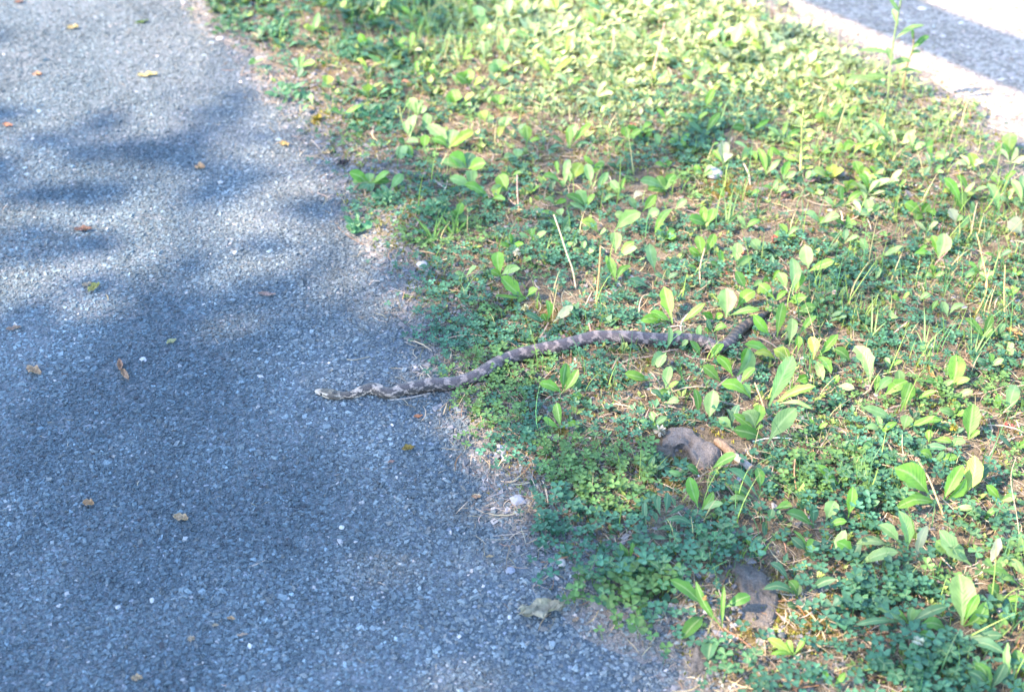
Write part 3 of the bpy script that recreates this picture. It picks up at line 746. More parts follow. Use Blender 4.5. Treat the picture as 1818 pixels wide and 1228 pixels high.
 ('S', 1560, 1030, [(1330, 890, 95, 'L'), (1700, 1040, 70, 'G'), (1440, 960, 80, 'L')]),
 ('S', 1720, 955, [(1645, 790, 120, 'L'), (1570, 940, 90, 'P'), (1620, 1020, 85, 'L', 1690, 920)]),
 ('S', 490, 885, [(300, 780, 105, 'L'), (485, 780, 85, 'P'), (665, 770, 95, 'L'), (670, 845, 85, 'G'), (500, 955, 85, 'T'), (330, 860, 65, 'P'), (390, 940, 60, 'T')]),
 ('S', 660, 935, [(785, 795, 90, 'P')]),
 ('S', 800, 535, [(765, 660, 115, 'P'), (925, 515, 75, 'P'), (860, 640, 70, 'L'), (740, 490, 70, 'G')]),
 ('S', 835, 475, [(875, 255, 110, 'P'), (800, 330, 60, 'P')]),
 ('S', 905, 265, [(840, 120, 110, 'P'), (960, 120, 80, 'P'), (1000, 200, 60, 'P')]),
 ('S', 955, 415, [(1000, 245, 85, 'P')]),
 ('S', 970, 575, [(990, 445, 85, 'L')]),
 ('S', 1250, 165, [(1225, 50, 120, 'L'), (1320, 110, 80, 'L'), (1160, 130, 70, 'L')]),
 ('S', 1330, 185, [(1425, 80, 65, 'Y'), (1400, 190, 50, 'P')]),
 ('S', 1530, 340, [(1480, 240, 110, 'Y'), (1600, 290, 60, 'P')]),
 ('S', 1700, 380, [(1640, 320, 100, 'P'), (1760, 300, 80, 'P'), (1640, 450, 60, 'Y')]),
 ('S', 1640, 180, [(1600, 90, 100, 'G'), (1700, 110, 80, 'L')]),
 ('S', 1800, 680, [(1820, 560, 90, 'P'), (1690, 660, 90, 'P')]),
 ('S', 1270, 1210, [(1315, 1060, 70, 'L'), (1215, 1130, 60, 'G'), (1240, 1110, 40, 'L')]),
 ('U', 1280, 690, [(1280, 610, 90, 'Y'), (1230, 690, 60, 'P')]),
 ('U', 1150, 850, [(1145, 750, 45, 'P'), (1080, 890, 40, 'P')]),
 ('U', 1400, 920, [(1310, 880, 50, 'L'), (1560, 840, 60, 'L')]),
 ('U', 1700, 900, [(1710, 850, 40, 'L')]),
 ('U', 1160, 260, [(1080, 190, 60, 'Y'), (1210, 100, 60, 'P'), (1160, 200, 50, 'P')]),
 ('U', 1600, 380, [(1640, 300, 70, 'P'), (1530, 270, 70, 'L'), (1560, 360, 60, 'P')]),
 ('U', 1060, 560, [(1180, 510, 60, 'L'), (1080, 430, 70, 'G'), (1000, 460, 60, 'T')]),
 ('U', 680, 520, [(650, 480, 70, 'P'), (760, 480, 60, 'P')]),
 ('W', 870, 230, [(850, 20, 110, 'P'), (920, 130, 60, 'P')]),
 ('W', 1080, 440, [(1080, 310, 90, 'P'), (1000, 380, 50, 'P')]),
 ('W', 1030, 580, [(1020, 460, 90, 'P'), (940, 520, 80, 'P'), (1100, 530, 60, 'L')]),
 ('W', 800, 690, [(680, 590, 90, 'L'), (780, 560, 90, 'L'), (900, 640, 80, 'Y')]),
]

def leaf_mask(u, v, pad=1.0):
    """1 in the open, 0 under a broad leaf: ground cover gives way to the weeds that overtop it"""
    keep = np.ones(np.shape(u))
    for key, bu, bv, lv in DATA:
        ox, oy, sc = TILES[key]
        for lf in lv:
            tx, ty, w = lf[0] / sc + ox, lf[1] / sc + oy, lf[2] / sc
            bx, by = ((lf[4], lf[5]) if len(lf) > 4 else (bu, bv)); bx, by = bx / sc + ox, by / sc + oy
            by2 = by + 5
            dx, dy = tx - bx, ty - by2; L2 = dx * dx + dy * dy + 1e-6
            q = np.clip(((u - bx) * dx + (v - by2) * dy) / L2, 0, 1)
            r = np.hypot(u - bx - q * dx, v - by2 - q * dy)
            keep = np.where(r < w * .42 * pad + 1, 0, keep)
    return keep

# ---------------------------------------------------------------- ground cover
BARE = [(1225, 795, 75, 32), (1345, 1065, 46, 62), (1290, 805, 40, 26)]
WORN = [(560, 195, 60, 50, .8), (640, 320, 70, 55, .8), (685, 425, 50, 50, .6), (440, 95, 55, 40, .6), (610, 135, 70, 30, .5), (740, 500, 30, 30, .5)]
def bare(u, v):
    f = 1 - np.clip(blobs(u, v, WORN), 0, .85)
    for cx_, cy_, rx, ry in BARE:
        q = ((u - cx_) / rx) ** 2 + ((v - cy_) / ry) ** 2
        f = f * sstep(.75, 1.1, q)
    return f
# dry thatch: bits of straw, needles, grass litter
def straw_tpl(k):
    r = np.random.default_rng(300 + k); n_ = 4; V = []
    y = 0.0; z = 0.0; dy = r.normal(0, .18); dz = r.normal(.04, .05)
    for i in range(n_):
        x = i / (n_ - 1) - .5; w = .5 * (1 - .6 * abs(2 * x) ** 2)
        y = dy * x * x * 2; z = .02 + dz * (1 - 4 * x * x)
        V += [[x, y - .035 * w, z], [x, y + .035 * w, z + .01]]
    T = []
    for i in range(n_ - 1): a_ = 2 * i; T += [[a_, a_ + 2, a_ + 3], [a_, a_ + 3, a_ + 1]]
    return np.array(V), np.array(T)
ST = [straw_tpl(k) for k in range(8)]
THATCH = [(1010, 640, 110, 60, .5), (1100, 790, 120, 60, .6), (1180, 880, 70, 40, .6), (950, 880, 70, 70, .7), (1400, 1200, 110, 50, 1.0), (1560, 1150, 60, 40, 1.0),
          (1440, 1080, 70, 50, .7), (1600, 1030, 90, 30, .5), (1420, 790, 80, 30, .8), (1540, 790, 60, 40, .7), (1790, 850, 40, 70, 1.0), (800, 640, 60, 60, .5),
          (640, 330, 60, 60, .5), (600, 150, 90, 60, .5), (690, 160, 60, 50, .6), (880, 230, 80, 40, .5), (1060, 250, 100, 30, .5), (1480, 370, 90, 30, .6), (1380, 340, 50, 30, .5),
          (1720, 480, 80, 40, .5), (1640, 60, 120, 60, .3), (940, 220, 60, 60, .6), (1180, 580, 90, 20, .7), (1270, 610, 40, 20, .8), (990, 560, 80, 25, .5)]
P = visible_sample(110000)
uu, vv, _ = to_px(P[:, 0], P[:, 1]); dp = d_path(P[:, 0], P[:, 1]); dr = d_road(P[:, 0], P[:, 1])
pk = (.48 + np.clip(blobs(uu, vv, THATCH), 0, 1) * .9) * sstep(-.08, .05, dp) * sstep(-.2, .2, dr) * bare(uu, vv) + .012
P = P[rng.uniform(0, 1, len(P)) < pk]; N = len(P)
ln = np.clip(rng.lognormal(math.log(.018), .5, N), .006, .065); ln = np.where(d_path(P[:, 0], P[:, 1]) < -.06, ln * .45, ln)
tone = np.array([[.27, .212, .148]]) * rng.lognormal(0, .32, N)[:, None] * np.stack([rng.normal(1.0, .06, N), np.ones(N), rng.normal(1, .12, N)], -1)
red = rng.uniform(0, 1, N) > .93; tone[red] *= np.array([[.8, .55, .45]])
scl = np.stack([ln, np.clip(ln, .012, .05) * rng.uniform(.6, 1.6, N), ln * rng.uniform(.6, 1.3, N)], -1)
scatter('dry_grass_litter', ST, np.column_stack([P, gz(P[:, 0], P[:, 1]) + rng.uniform(.0, .006, N)]), rng.uniform(0, 6.28, N), rng.normal(0, .16, N),
        rng.uniform(0, 6.28, N), scl, np.clip(tone, .03, .7), M['litter'])

# moss cushions: many tiny shoots
def shoot_tpl(k):
    r = np.random.default_rng(400 + k); V = []; T = []
    for i in range(5):
        a_ = r.uniform(0, 6.28); q = r.uniform(.1, .6); h = r.uniform(.5, 1.2); o_ = len(V)
        b0_ = np.array([q * math.cos(a_), q * math.sin(a_), 0]); t0 = b0_ * 1.5 + np.array([0, 0, h]); s_ = np.array([-math.sin(a_), math.cos(a_), 0]) * .22
        V += [b0_ - s_, b0_ + s_, t0]; T.append([o_, o_ + 1, o_ + 2])
    return np.array(V), np.array(T)
P = visible_sample(70000)
uu, vv, _ = to_px(P[:, 0], P[:, 1]); dp = d_path(P[:, 0], P[:, 1]); dr = d_road(P[:, 0], P[:, 1])
pk = (blobs(uu, vv, MOSS) * 1.6 + .34 * sstep(.44, .62, fbm(P[:, 0] * 7, P[:, 1] * 7, 31))) * sstep(-.02, .04, dp) * sstep(-.05, .1, dr)
P = P[rng.uniform(0, 1, len(P)) < pk]; N = len(P)
s = rng.uniform(.004, .009, N)
tone = np.array([[.17, .155, .03]]) * rng.lognormal(0, .3, N)[:, None] * np.stack([rng.normal(1, .15, N), np.ones(N), np.ones(N)], -1)
scatter('moss', [shoot_tpl(k) for k in range(6)], np.column_stack([P, gz(P[:, 0], P[:, 1]) - .001]), rng.uniform(0, 6.28, N), rng.normal(0, .1, N), rng.uniform(0, 6.28, N),
        np.stack([s, s, s * rng.uniform(.6, 1.2, N)], -1), np.clip(tone, .02, .5), M['grass'])

# white clover: three leaflets on a thin stalk
def leaflet(r, n_=7):
    """heart-shaped leaflet from the origin along +x, length 1"""
    out = [(0, 0), (.22, .20), (.52, .40), (.82, .44), (1.0, .26), (.93, 0), (1.0, -.26), (.82, -.44), (.52, -.40), (.22, -.20)]
    V = [[.55, 0, -.05]] + [[x, y, .10 * abs(y) / .44 - .06 * x * x] for x, y in out]
    T = [[0, 1 + i, 1 + (i + 1) % len(out)] for i in range(len(out))]
    return np.array(V), np.array(T)
def clover_tpl(k):
    r = np.random.default_rng(500 + k); V = []; T = []; tn = []
    lx, ly = r.normal(0, .5, 2); h = r.uniform(1.0, 2.3)
    top = np.array([lx, ly, h])
    LV, LT = leaflet(r); a0 = r.uniform(0, 6.28); tilt = r.uniform(-.1, .5)
    for j in range(3):
        a_ = a0 + j * 2.094 + r.normal(0, .12); q = LV * r.uniform(.85, 1.1)
        x = q[:, 0] * math.cos(tilt) - q[:, 2] * math.sin(-tilt); z = q[:, 0] * math.sin(tilt) * .6 + q[:, 2]
        X = x * math.cos(a_) - q[:, 1] * math.sin(a_); Y = x * math.sin(a_) + q[:, 1] * math.cos(a_)
        o_ = len(V); V += list(np.stack([X, Y, z], -1) + top); T += list(LT + o_); tn += [1.25] + [1.0] * 10
    o_ = len(V); w = .05
    V += [[-w, 0, 0], [w, 0, 0], [lx * .5 + w, ly * .5, h * .6], [lx * .5 - w, ly * .5, h * .6], [lx, ly, h]]; tn += [1.1] * 5
    T += [[o_, o_ + 1, o_ + 2], [o_, o_ + 2, o_ + 3], [o_ + 3, o_ + 2, o_ + 4]]
    return np.array(V), np.array(T), np.array(tn)
CT = [clover_tpl(k) for k in range(10)]
CLOVER = [(900, 440, 120, 55, .9), (830, 530, 60, 50, .8), (860, 590, 90, 45, .9), (1000, 470, 90, 55, .8), (1110, 565, 55, 26, .8), (950, 690, 110, 50, .75), (880, 740, 60, 45, 1),
          (1040, 690, 100, 55, .85), (1000, 800, 120, 40, .65), (1090, 850, 110, 36, .9), (920, 830, 60, 35, .5), (1000, 920, 70, 40, .5), (1060, 930, 90, 45, .6), (1030, 1000, 60, 35, .7),
          (1120, 1045, 110, 34, 1.0), (1240, 975, 80, 55, 1.0), (1095, 1075, 40, 18, .9), (1270, 700, 60, 60, .6), (1300, 755, 110, 50, .6), (1330, 870, 70, 45, .6), (1470, 865, 110, 55, .8),
          (1590, 850, 70, 70, .9), (1550, 920, 60, 45, .9), (1700, 950, 110, 60, .6), (1790, 950, 60, 80, .7), (1560, 1065, 80, 45, .9), (1640, 1095, 70, 30, .6), (1650, 1190, 100, 45, 1.0),
          (1740, 1165, 60, 45, .8), (1290, 1190, 60, 35, .35), (1600, 700, 100, 45, .8), (1720, 740, 90, 55, .7), (1540, 640, 50, 40, .8), (1400, 480, 70, 40, .5), (1500, 480, 70, 45, .8),
          (1310, 470, 90, 45, .8), (1250, 425, 60, 40, .7), (1570, 510, 80, 55, .7), (1640, 600, 90, 40, .5), (1760, 650, 60, 50, .5), (1110, 440, 80, 55, .6), (1200, 490, 60, 35, .6),
          (1190, 300, 80, 40, .5), (1290, 250, 80, 36, .9), (690, 220, 60, 22, .6), (780, 260, 40, 25, .3), (780, 430, 60, 40, .5), (1560, 1000, 60, 20, .4), (900, 600, 50, 30, .8), (1180, 640, 50, 30, .5),
          (1210, 760, 40, 20, .7), (1400, 680, 60, 60, .5), (1460, 740, 50, 40, .6), (650, 360, 40, 20, .5), (820, 380, 60, 30, .6), (1080, 390, 70, 40, .5), (1300, 1000, 50, 40, .8),
          (1430, 1185, 120, 55, -1.0), (1420, 1095, 70, 40, -.9), (1200, 870, 55, 25, -.6), (1560, 1022, 70, 14, -.5), (1420, 790, 90, 25, -.6), (1795, 850, 30, 70, -.8), (970, 562, 50, 20, -.8),
          (1010, 245, 90, 30, -.6), (1110, 795, 60, 25, -.35), (1490, 1010, 60, 25, -.5), (1680, 1040, 40, 25, -.5)]
def cover_density(P):
    uu, vv, _ = to_px(P[:, 0], P[:, 1]); dp = d_path(P[:, 0], P[:, 1]); dr = d_road(P[:, 0], P[:, 1])
    return uu, vv, dp, dr
P = visible_sample(72000)
uu, vv, dp, dr = cover_density(P)
clump = sstep(.36, .62, fbm(P[:, 0] * 11, P[:, 1] * 11, 41))
pk = (np.clip(blobs(uu, vv, CLOVER), 0, 1.1) * (.35 + .65 * clump) * .95 + .26 * clump + .06) * sstep(-.03, .05, dp + (fbm(P[:, 0] * 12, P[:, 1] * 12, 6) - .5) * .1) * sstep(.0, .3, dr) * bare(uu, vv) * np.maximum(.12, leaf_mask(uu, vv))
P = P[rng.uniform(0, 1, len(P)) < pk]; N = len(P)
dep = to_px(P[:, 0], P[:, 1])[2]
uu, vv, _ = to_px(P[:, 0], P[:, 1])
s = np.clip(rng.normal(.0064, .0015, N), .0035, .010) * (1 + .5 * np.clip((vv - 780) / 250, 0, 1))
yel = (fbm(P[:, 0] * 6, P[:, 1] * 6, 51) > .60)
tone = np.where(yel[:, None], np.array([[.075, .145, .04]]), np.array([[.042, .115, .063]])) * rng.lognormal(0, .22, N)[:, None]
scatter('clover', [(a_, b_) for a_, b_, c_ in CT], np.column_stack([P, gz(P[:, 0], P[:, 1])]), rng.uniform(0, 6.28, N), rng.normal(0, .2, N), rng.uniform(0, 6.28, N),
        np.stack([s, s, s * rng.uniform(.6, 1.25, N)], -1), tone, M['clover'], tone_tpl=[c_ for a_, b_, c_ in CT])
# low seedlings: pairs of tiny leaves everywhere in the verge
def seedling_tpl(k):
    r = np.random.default_rng(600 + k); V = []; T = []
    for j in range(r.integers(3, 6)):
        a_ = r.uniform(0, 6.28); el = r.uniform(.1, .9); L = r.uniform(.7, 1.3); w = r.uniform(.18, .3) * L; o_ = len(V)
        d = np.array([math.cos(a_) * math.cos(el), math.sin(a_) * math.cos(el), math.sin(el)]); s_ = np.array([-math.sin(a_), math.cos(a_), 0])
        V += [d * .05, d * .5 * L - s_ * w + [0, 0, .06], d * .5 * L + s_ * w + [0, 0, .06], d * L - np.array([0, 0, .05]), d * .5 * L]
        T += [[o_, o_ + 1, o_ + 4], [o_, o_ + 4, o_ + 2], [o_ + 1, o_ + 3, o_ + 4], [o_ + 4, o_ + 3, o_ + 2]]
    return np.array(V), np.array(T)
P = visible_sample(76000)
uu, vv, dp, dr = cover_density(P)
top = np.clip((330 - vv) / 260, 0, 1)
pk = (.42 + .45 * top * sstep(600, 900, uu) + .40 * sstep(1150, 1400, uu) * sstep(1150, 950, vv)) * (.3 + .9 * sstep(.4, .6, fbm(P[:, 0] * 8, P[:, 1] * 8, 61))) * sstep(.0, .12, dp) * sstep(.0, .3, dr) * bare(uu, vv) * np.maximum(.1, leaf_mask(uu, vv))
P = P[rng.uniform(0, 1, len(P)) < pk]; N = len(P)
uu, vv, _ = to_px(P[:, 0], P[:, 1])
s = rng.lognormal(math.log(.0088), .38, N) * (1 + 1.1 * np.clip((330 - vv) / 330, 0, 1))
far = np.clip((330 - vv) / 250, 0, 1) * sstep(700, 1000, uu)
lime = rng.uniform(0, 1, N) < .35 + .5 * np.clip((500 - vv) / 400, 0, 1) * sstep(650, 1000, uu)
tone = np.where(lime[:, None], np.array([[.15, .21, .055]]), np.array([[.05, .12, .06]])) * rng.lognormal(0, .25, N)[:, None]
tone = tone * (1 - .75 * far[:, None]) + .75 * far[:, None] * np.array([[.37, .40, .21]]) * rng.lognormal(0, .3, N)[:, None]  # glare of the far verge painted in: weeds paler towards the back
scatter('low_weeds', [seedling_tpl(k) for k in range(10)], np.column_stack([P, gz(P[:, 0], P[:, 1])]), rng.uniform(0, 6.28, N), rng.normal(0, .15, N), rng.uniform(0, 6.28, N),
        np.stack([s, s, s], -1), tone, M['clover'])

# grass blades
def blade_tpl(k):
    r = np.random.default_rng(700 + k); n_ = 5; V = []; lean = r.uniform(.15, .9)
    for i in range(n_):
        t = i / (n_ - 1); w = .5 * (1 - t) ** .7 + .02
        V += [[lean * t * t, -.045 * w, t * (1 - .25 * lean * t)], [lean * t * t, .045 * w, t * (1 - .25 * lean * t)]]
    T = []
    for i in range(n_ - 1): a_ = 2 * i; T += [[a_, a_ + 2, a_ + 3], [a_, a_ + 3, a_ + 1]]
    return np.array(V), np.array(T)
GRASS = [(1580, 560, 140, 70, 1.0), (1700, 590, 110, 70, 1.0), (1780, 480, 80, 80, .5), (1480, 520, 60, 40, .8), (1640, 640, 80, 40, .6), (1440, 790, 70, 40, .5), (1300, 380, 90, 40, .5), (1350, 130, 160, 100, .5),
         (1150, 60, 200, 70, .6), (960, 80, 150, 70, .6), (760, 80, 120, 60, .5), (1560, 290, 140, 60, .6), (1740, 370, 80, 60, .5), (1260, 910, 40, 20, .4), (1350, 985, 30, 15, .6), (1760, 690, 60, 60, .4),
         (1520, 350, 90, 50, .4), (1800, 1120, 40, 60, .5), (1450, 640, 60, 50, .3), (1250, 40, 120, 50, .4)]
P = visible_sample(60000)
uu, vv, dp, dr = cover_density(P)
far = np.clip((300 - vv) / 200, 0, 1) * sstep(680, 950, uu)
pk = (.14 + np.clip(blobs(uu, vv, GRASS), 0, 1) * .75 + .4 * far) * (.15 + 1.25 * sstep(.45, .62, fbm(P[:, 0] * 14, P[:, 1] * 14, 71))) * sstep(.02, .12, dp) * sstep(-.05, .25, dr) * bare(uu, vv)
P = P[rng.uniform(0, 1, len(P)) < pk]; N = len(P)
h = np.clip(rng.lognormal(math.log(.036), .5, N), .012, .12)
tone = np.where((rng.uniform(0, 1, N) < .45)[:, None], np.array([[.17, .25, .06]]), np.array([[.07, .16, .065]])) * rng.lognormal(0, .25, N)[:, None]
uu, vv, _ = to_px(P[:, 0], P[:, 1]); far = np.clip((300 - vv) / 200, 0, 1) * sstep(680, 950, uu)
tone = tone * (1 - .8 * far[:, None]) + .8 * far[:, None] * np.array([[.32, .37, .18]]) * rng.lognormal(0, .25, N)[:, None]  # blades pale with distance, far sunlight put into their colour
dry = rng.uniform(0, 1, N) < .14; tone[dry] = np.array([[.42, .34, .18]]) * rng.uniform(.7, 1.2, (dry.sum(), 1))
h = h * (1 - .3 * far)
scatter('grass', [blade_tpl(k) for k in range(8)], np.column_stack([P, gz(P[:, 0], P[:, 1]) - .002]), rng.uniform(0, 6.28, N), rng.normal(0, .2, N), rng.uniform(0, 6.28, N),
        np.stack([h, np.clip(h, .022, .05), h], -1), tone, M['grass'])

# ---------------------------------------------------------------- the snake
SN = [(560, 694, 2.5), (565, 694.5, 5.5), (574, 696, 7.5), (586, 699, 9.2), (598, 701.5, 8.8), (612, 702, 7.4), (627, 700, 8.2), (643, 694, 10), (660, 690, 11.2), (671, 692, 11.4),
      (684, 697, 11.2), (699, 697.5, 11.4), (715, 692, 12.2), (737, 688, 12.8), (758, 683.5, 13.4), (780, 682.5, 13.6), (806, 681, 13.6), (828, 675, 13.4), (848, 667, 13.2),
      (866, 656, 13.2), (883, 645.5, 13.2), (903, 637, 13.3), (925, 630, 13.6), (963, 621, 13.8), (996, 615, 14), (1029, 607, 14), (1056, 600, 14), (1084, 599.5, 14),
      (1117, 600, 14), (1148, 602.5, 13.8), (1180, 604.5, 13.6), (1208, 604, 13.2), (1232, 604, 12.8), (1254, 610, 12.6), (1273, 617, 12.4), (1288, 615, 12.2), (1299, 604, 11.8),
      (1308, 592, 11.2), (1319, 582, 10.4), (1331, 574, 9.6), (1344, 567, 8.2), (1353, 561, 6.2), (1361, 556, 4.2), (1368, 553, 2.4), (1374, 551, .8)]
pts = []
for u_, v_, r_ in SN:
    r_m = r_ * mm(u_, v_)
    g = gp(u_, v_)
    p = at(u_, v_, float(gz(g[0], g[1])) + r_m * .64)
    pts.append([*p, r_m])
C = smooth_path(pts, 760)
seg = np.r_[0, np.cumsum(np.linalg.norm(np.diff(C[:, :3], axis=0), axis=1))]
K = 44
tang = np.gradient(C[:, :3], axis=0); tang /= np.linalg.norm(tang, axis=1)[:, None]
up = np.array([0, 0, 1.0]); side = np.cross(tang, up); side /= np.linalg.norm(side, axis=1)[:, None]; upn = np.cross(side, tang)
th = np.linspace(-math.pi, math.pi, K, endpoint=False)                 # 0 = back, +-pi = belly
hw = np.ones(len(C)); hh_ = np.ones(len(C))
headf = np.clip(1 - seg / .052, 0, 1)
wid = 1 + .18 * np.sin(np.clip(seg / .055, 0, 1) * math.pi) ** 1.5      # the jaw is broader than the neck
flat = .92 - .14 * np.clip(headf * 1.6, 0, 1)
ct, st = np.cos(th), np.sin(th)
belly = np.where(ct < -.55, -.55 + (ct + .55) * .35, ct)                # flattened underside
back = ct
prof_u = belly[None, :] * flat[:, None]
V = C[:, None, :3] + C[:, None, 3:4] * (st[None, :, None] * side[:, None, :] * wid[:, None, None] + prof_u[:, :, None] * upn[:, None, :])
V = V.reshape(-1, 3)
i = np.arange(len(C) - 1)[:, None] * K; k = np.arange(K)[None, :]; k2 = (k + 1) % K
T = np.stack([i + k, i + K + k, i + K + k2, i + k2], -1).reshape(-1, 4)
S = np.repeat(seg, K); TH = np.tile(th, len(C)); A = np.abs(TH) / math.pi   # 0 back .. 1 belly
nz1 = fbm(S * 90, TH * 2.4, 5) - .5; nz2 = fbm(S * 260, TH * 6, 15) - .5; nz3 = noise2(S * 520, TH * 14, 25) - .5
per = np.interp(seg, [0, .04, .10, .2, .3, .5, .72, .9], [.05, .042, .038, .028, .0235, .0215, .018, .012])
ph = np.cumsum(np.r_[0, np.diff(seg)] / (per * (1 + .55 * (fbm(seg * 26, seg * 0, 91) - .5) * 2))) + .30; PH = np.repeat(ph, K) + nz1 * .55 + nz2 * .22
fr = PH - np.floor(PH); dd = np.abs(fr - .5)
ft = np.clip(1 - S / .26, 0, 1); tail = sstep(.735, .79, S)
ground_c = np.array([.275, .222, .208])[None] * (1 + .5 * nz2[:, None] + .7 * nz3[:, None])
ground_c = ground_c * (1 - ft[:, None]) + ft[:, None] * np.array([[.56, .40, .28]]) * (1 + .4 * nz2[:, None] + .6 * nz3[:, None])
flank = sstep(.34, .62, A)[:, None]
ground_c = ground_c * (1 - flank) + flank * (np.array([[.33, .265, .235]]) * (1 - ft[:, None]) + ft[:, None] * np.array([[.78, .64, .50]])) * (1 + .5 * nz2[:, None] + .6 * nz3[:, None])
tc_ = tail[:, None]
ground_c = ground_c * (1 - tc_) + tc_ * np.array([[.15, .11, .078]]) * (1 + .5 * nz3[:, None])
sad = sstep(.35, .31, dd + nz2 * .10 + .5 * sstep(.20, .44, A + nz2 * .16))           # saddles over the back
edge = sad * sstep(.13, .24, dd + .45 * sstep(.16, .40, A))
in_c = np.array([[.098, .080, .086]]) * (1 - ft[:, None]) + ft[:, None] * np.array([[.115, .075, .045]])
in_c = in_c * (1 - tc_) + tc_ * np.array([[.035, .028, .024]])
tone = ground_c * (1 - sad[:, None]) + in_c * (1 + .6 * nz3[:, None]) * sad[:, None]
e_ = (edge * (.30 + .6 * ft) * (1 + nz2))[:, None]; tone = tone * (1 - e_) + np.array([[.030, .022, .022]]) * e_
fr2 = PH + .5 - np.floor(PH + .5)
for lo, hi, fq, w_ in ((.27, .50, fr2, .30), (.44, .66, fr, .30), (.60, .80, fr2, .30)):
    mid = (lo + hi) / 2; q = np.sqrt(((A - mid) / ((hi - lo) / 2)) ** 2 + ((np.abs(fq - .5)) / w_) ** 2) + nz2 * 1.5 + nz3 * .6
    spot = sstep(1.08, .88, q)[:, None] * .9
    tone = tone * (1 - spot) + np.array([[.018, .013, .012]]) * spot
# head: dark brown cap, pale lips with a dark streak through the eye
speck = (sstep(.14, .30, nz3 + .5 * nz2) * sstep(.22, .40, A) * sstep(.85, .7, A))[:, None] * .75
tone = tone * (1 - speck) + np.array([[.03, .024, .022]]) * speck
hd = sstep(.052, .040, S)
cap_c = np.array([[.17, .125, .08]]) * (1 + .8 * nz2[:, None] + .6 * nz3[:, None])
lip = sstep(.22, .30, A)[:, None]
hc = cap_c * (1 - lip) + np.array([[.56, .46, .36]]) * (1 + .25 * nz3[:, None]) * lip
snout = sstep(.016, .004, S)[:, None]; hc = hc * (1 - snout) + np.array([[.40, .34, .29]]) * snout
bars = (sstep(.24, .18, A) * (sstep(.012, .016, S) * sstep(.030, .026, S) + sstep(.034, .037, S) * sstep(.047, .043, S)))[:, None] * .85
hc = hc * (1 - bars) + np.array([[.030, .022, .014]]) * (1 + nz3[:, None]) * bars
lsp = (sstep(.012, .007, np.hypot((A - .50) * .05, S - .041)) + sstep(.008, .005, np.hypot((A - .36) * .05, S - .035)))[:, None].clip(0, 1) * .9
hc = hc * (1 - lsp) + np.array([[.025, .018, .014]]) * lsp
strk = (sstep(.065, .035, np.abs(A - .34 - (S - .014) * 6.0)) * sstep(.008, .014, S) * sstep(.036, .026, S))[:, None]
hc = hc * (1 - strk) + np.array([[.05, .038, .028]]) * strk
tone = tone * (1 - hd[:, None]) + hc * hd[:, None]
bel = sstep(.80, .90, A)[:, None] * (1 - tail[:, None]); tone = tone * (1 - .5 * bel) + .5 * bel * np.array([[.45, .40, .34]])
UV = np.stack([S / 1.0, A], -1)
base = np.array([C[200, 0], C[200, 1], 0.0])
me = mesh_np('snake', V - base, T, M['snake_skin'], np.clip(tone * (.50 + .34 * ft[:, None]), .006, .5), True, UV)
snake = obj('snake', me, loc=base)
tag(snake, 'grey-brown blotched snake stretched from the weeds onto the asphalt with its pale head low', 'snake')
ei = int(np.argmin(np.abs(seg - .017)))
for sg in (1, -1):
    a_ = .42 * math.pi * sg
    p = C[ei, :3] + C[ei, 3] * .93 * (math.sin(a_) * side[ei] * wid[ei] + math.cos(a_) * flat[ei] * upn[ei])
    bm_v, bm_t = [], []
    r_ = .0024
    for iy in range(7):
        for ix in range(10):
            f_, g_ = math.pi * iy / 6, 2 * math.pi * ix / 10
            bm_v.append(p - base + r_ * np.array([math.sin(f_) * math.cos(g_), math.sin(f_) * math.sin(g_), math.cos(f_)]))
    for iy in range(6):
        for ix in range(10):
            a2, b2 = iy * 10 + ix, iy * 10 + (ix + 1) % 10
            bm_t.append([a2, a2 + 10, b2 + 10]); bm_t.append([a2, b2 + 10, b2])
    obj('eye', mesh_np('eye', np.array(bm_v), np.array(bm_t), M['eye'], smooth=True), snake)

# ---------------------------------------------------------------- broad-leaved weeds
LC = {'L': (.108, .235, .034), 'P': (.155, .265, .10), 'G': (.065, .16, .028), 'T': (.055, .135, .07), 'Y': (.22, .295, .055), 'D': (.04, .10, .032), 'W': (.26, .28, .21), 'B': (.20, .17, .08), 'F': (.34, .385, .19)}  # F: far-verge glare put into the leaf colour
CN = {'L': 'lime', 'P': 'pale green', 'G': 'green', 'T': 'blue-green', 'Y': 'yellow-green', 'D': 'dark green', 'W': 'whitish', 'B': 'olive', 'F': 'glare-tinted'}
def jit(c, a=.16):
    k = R.uniform(1 - a, 1 + a); return tuple(max(.01, q * k * R.uniform(.94, 1.06)) for q in c)

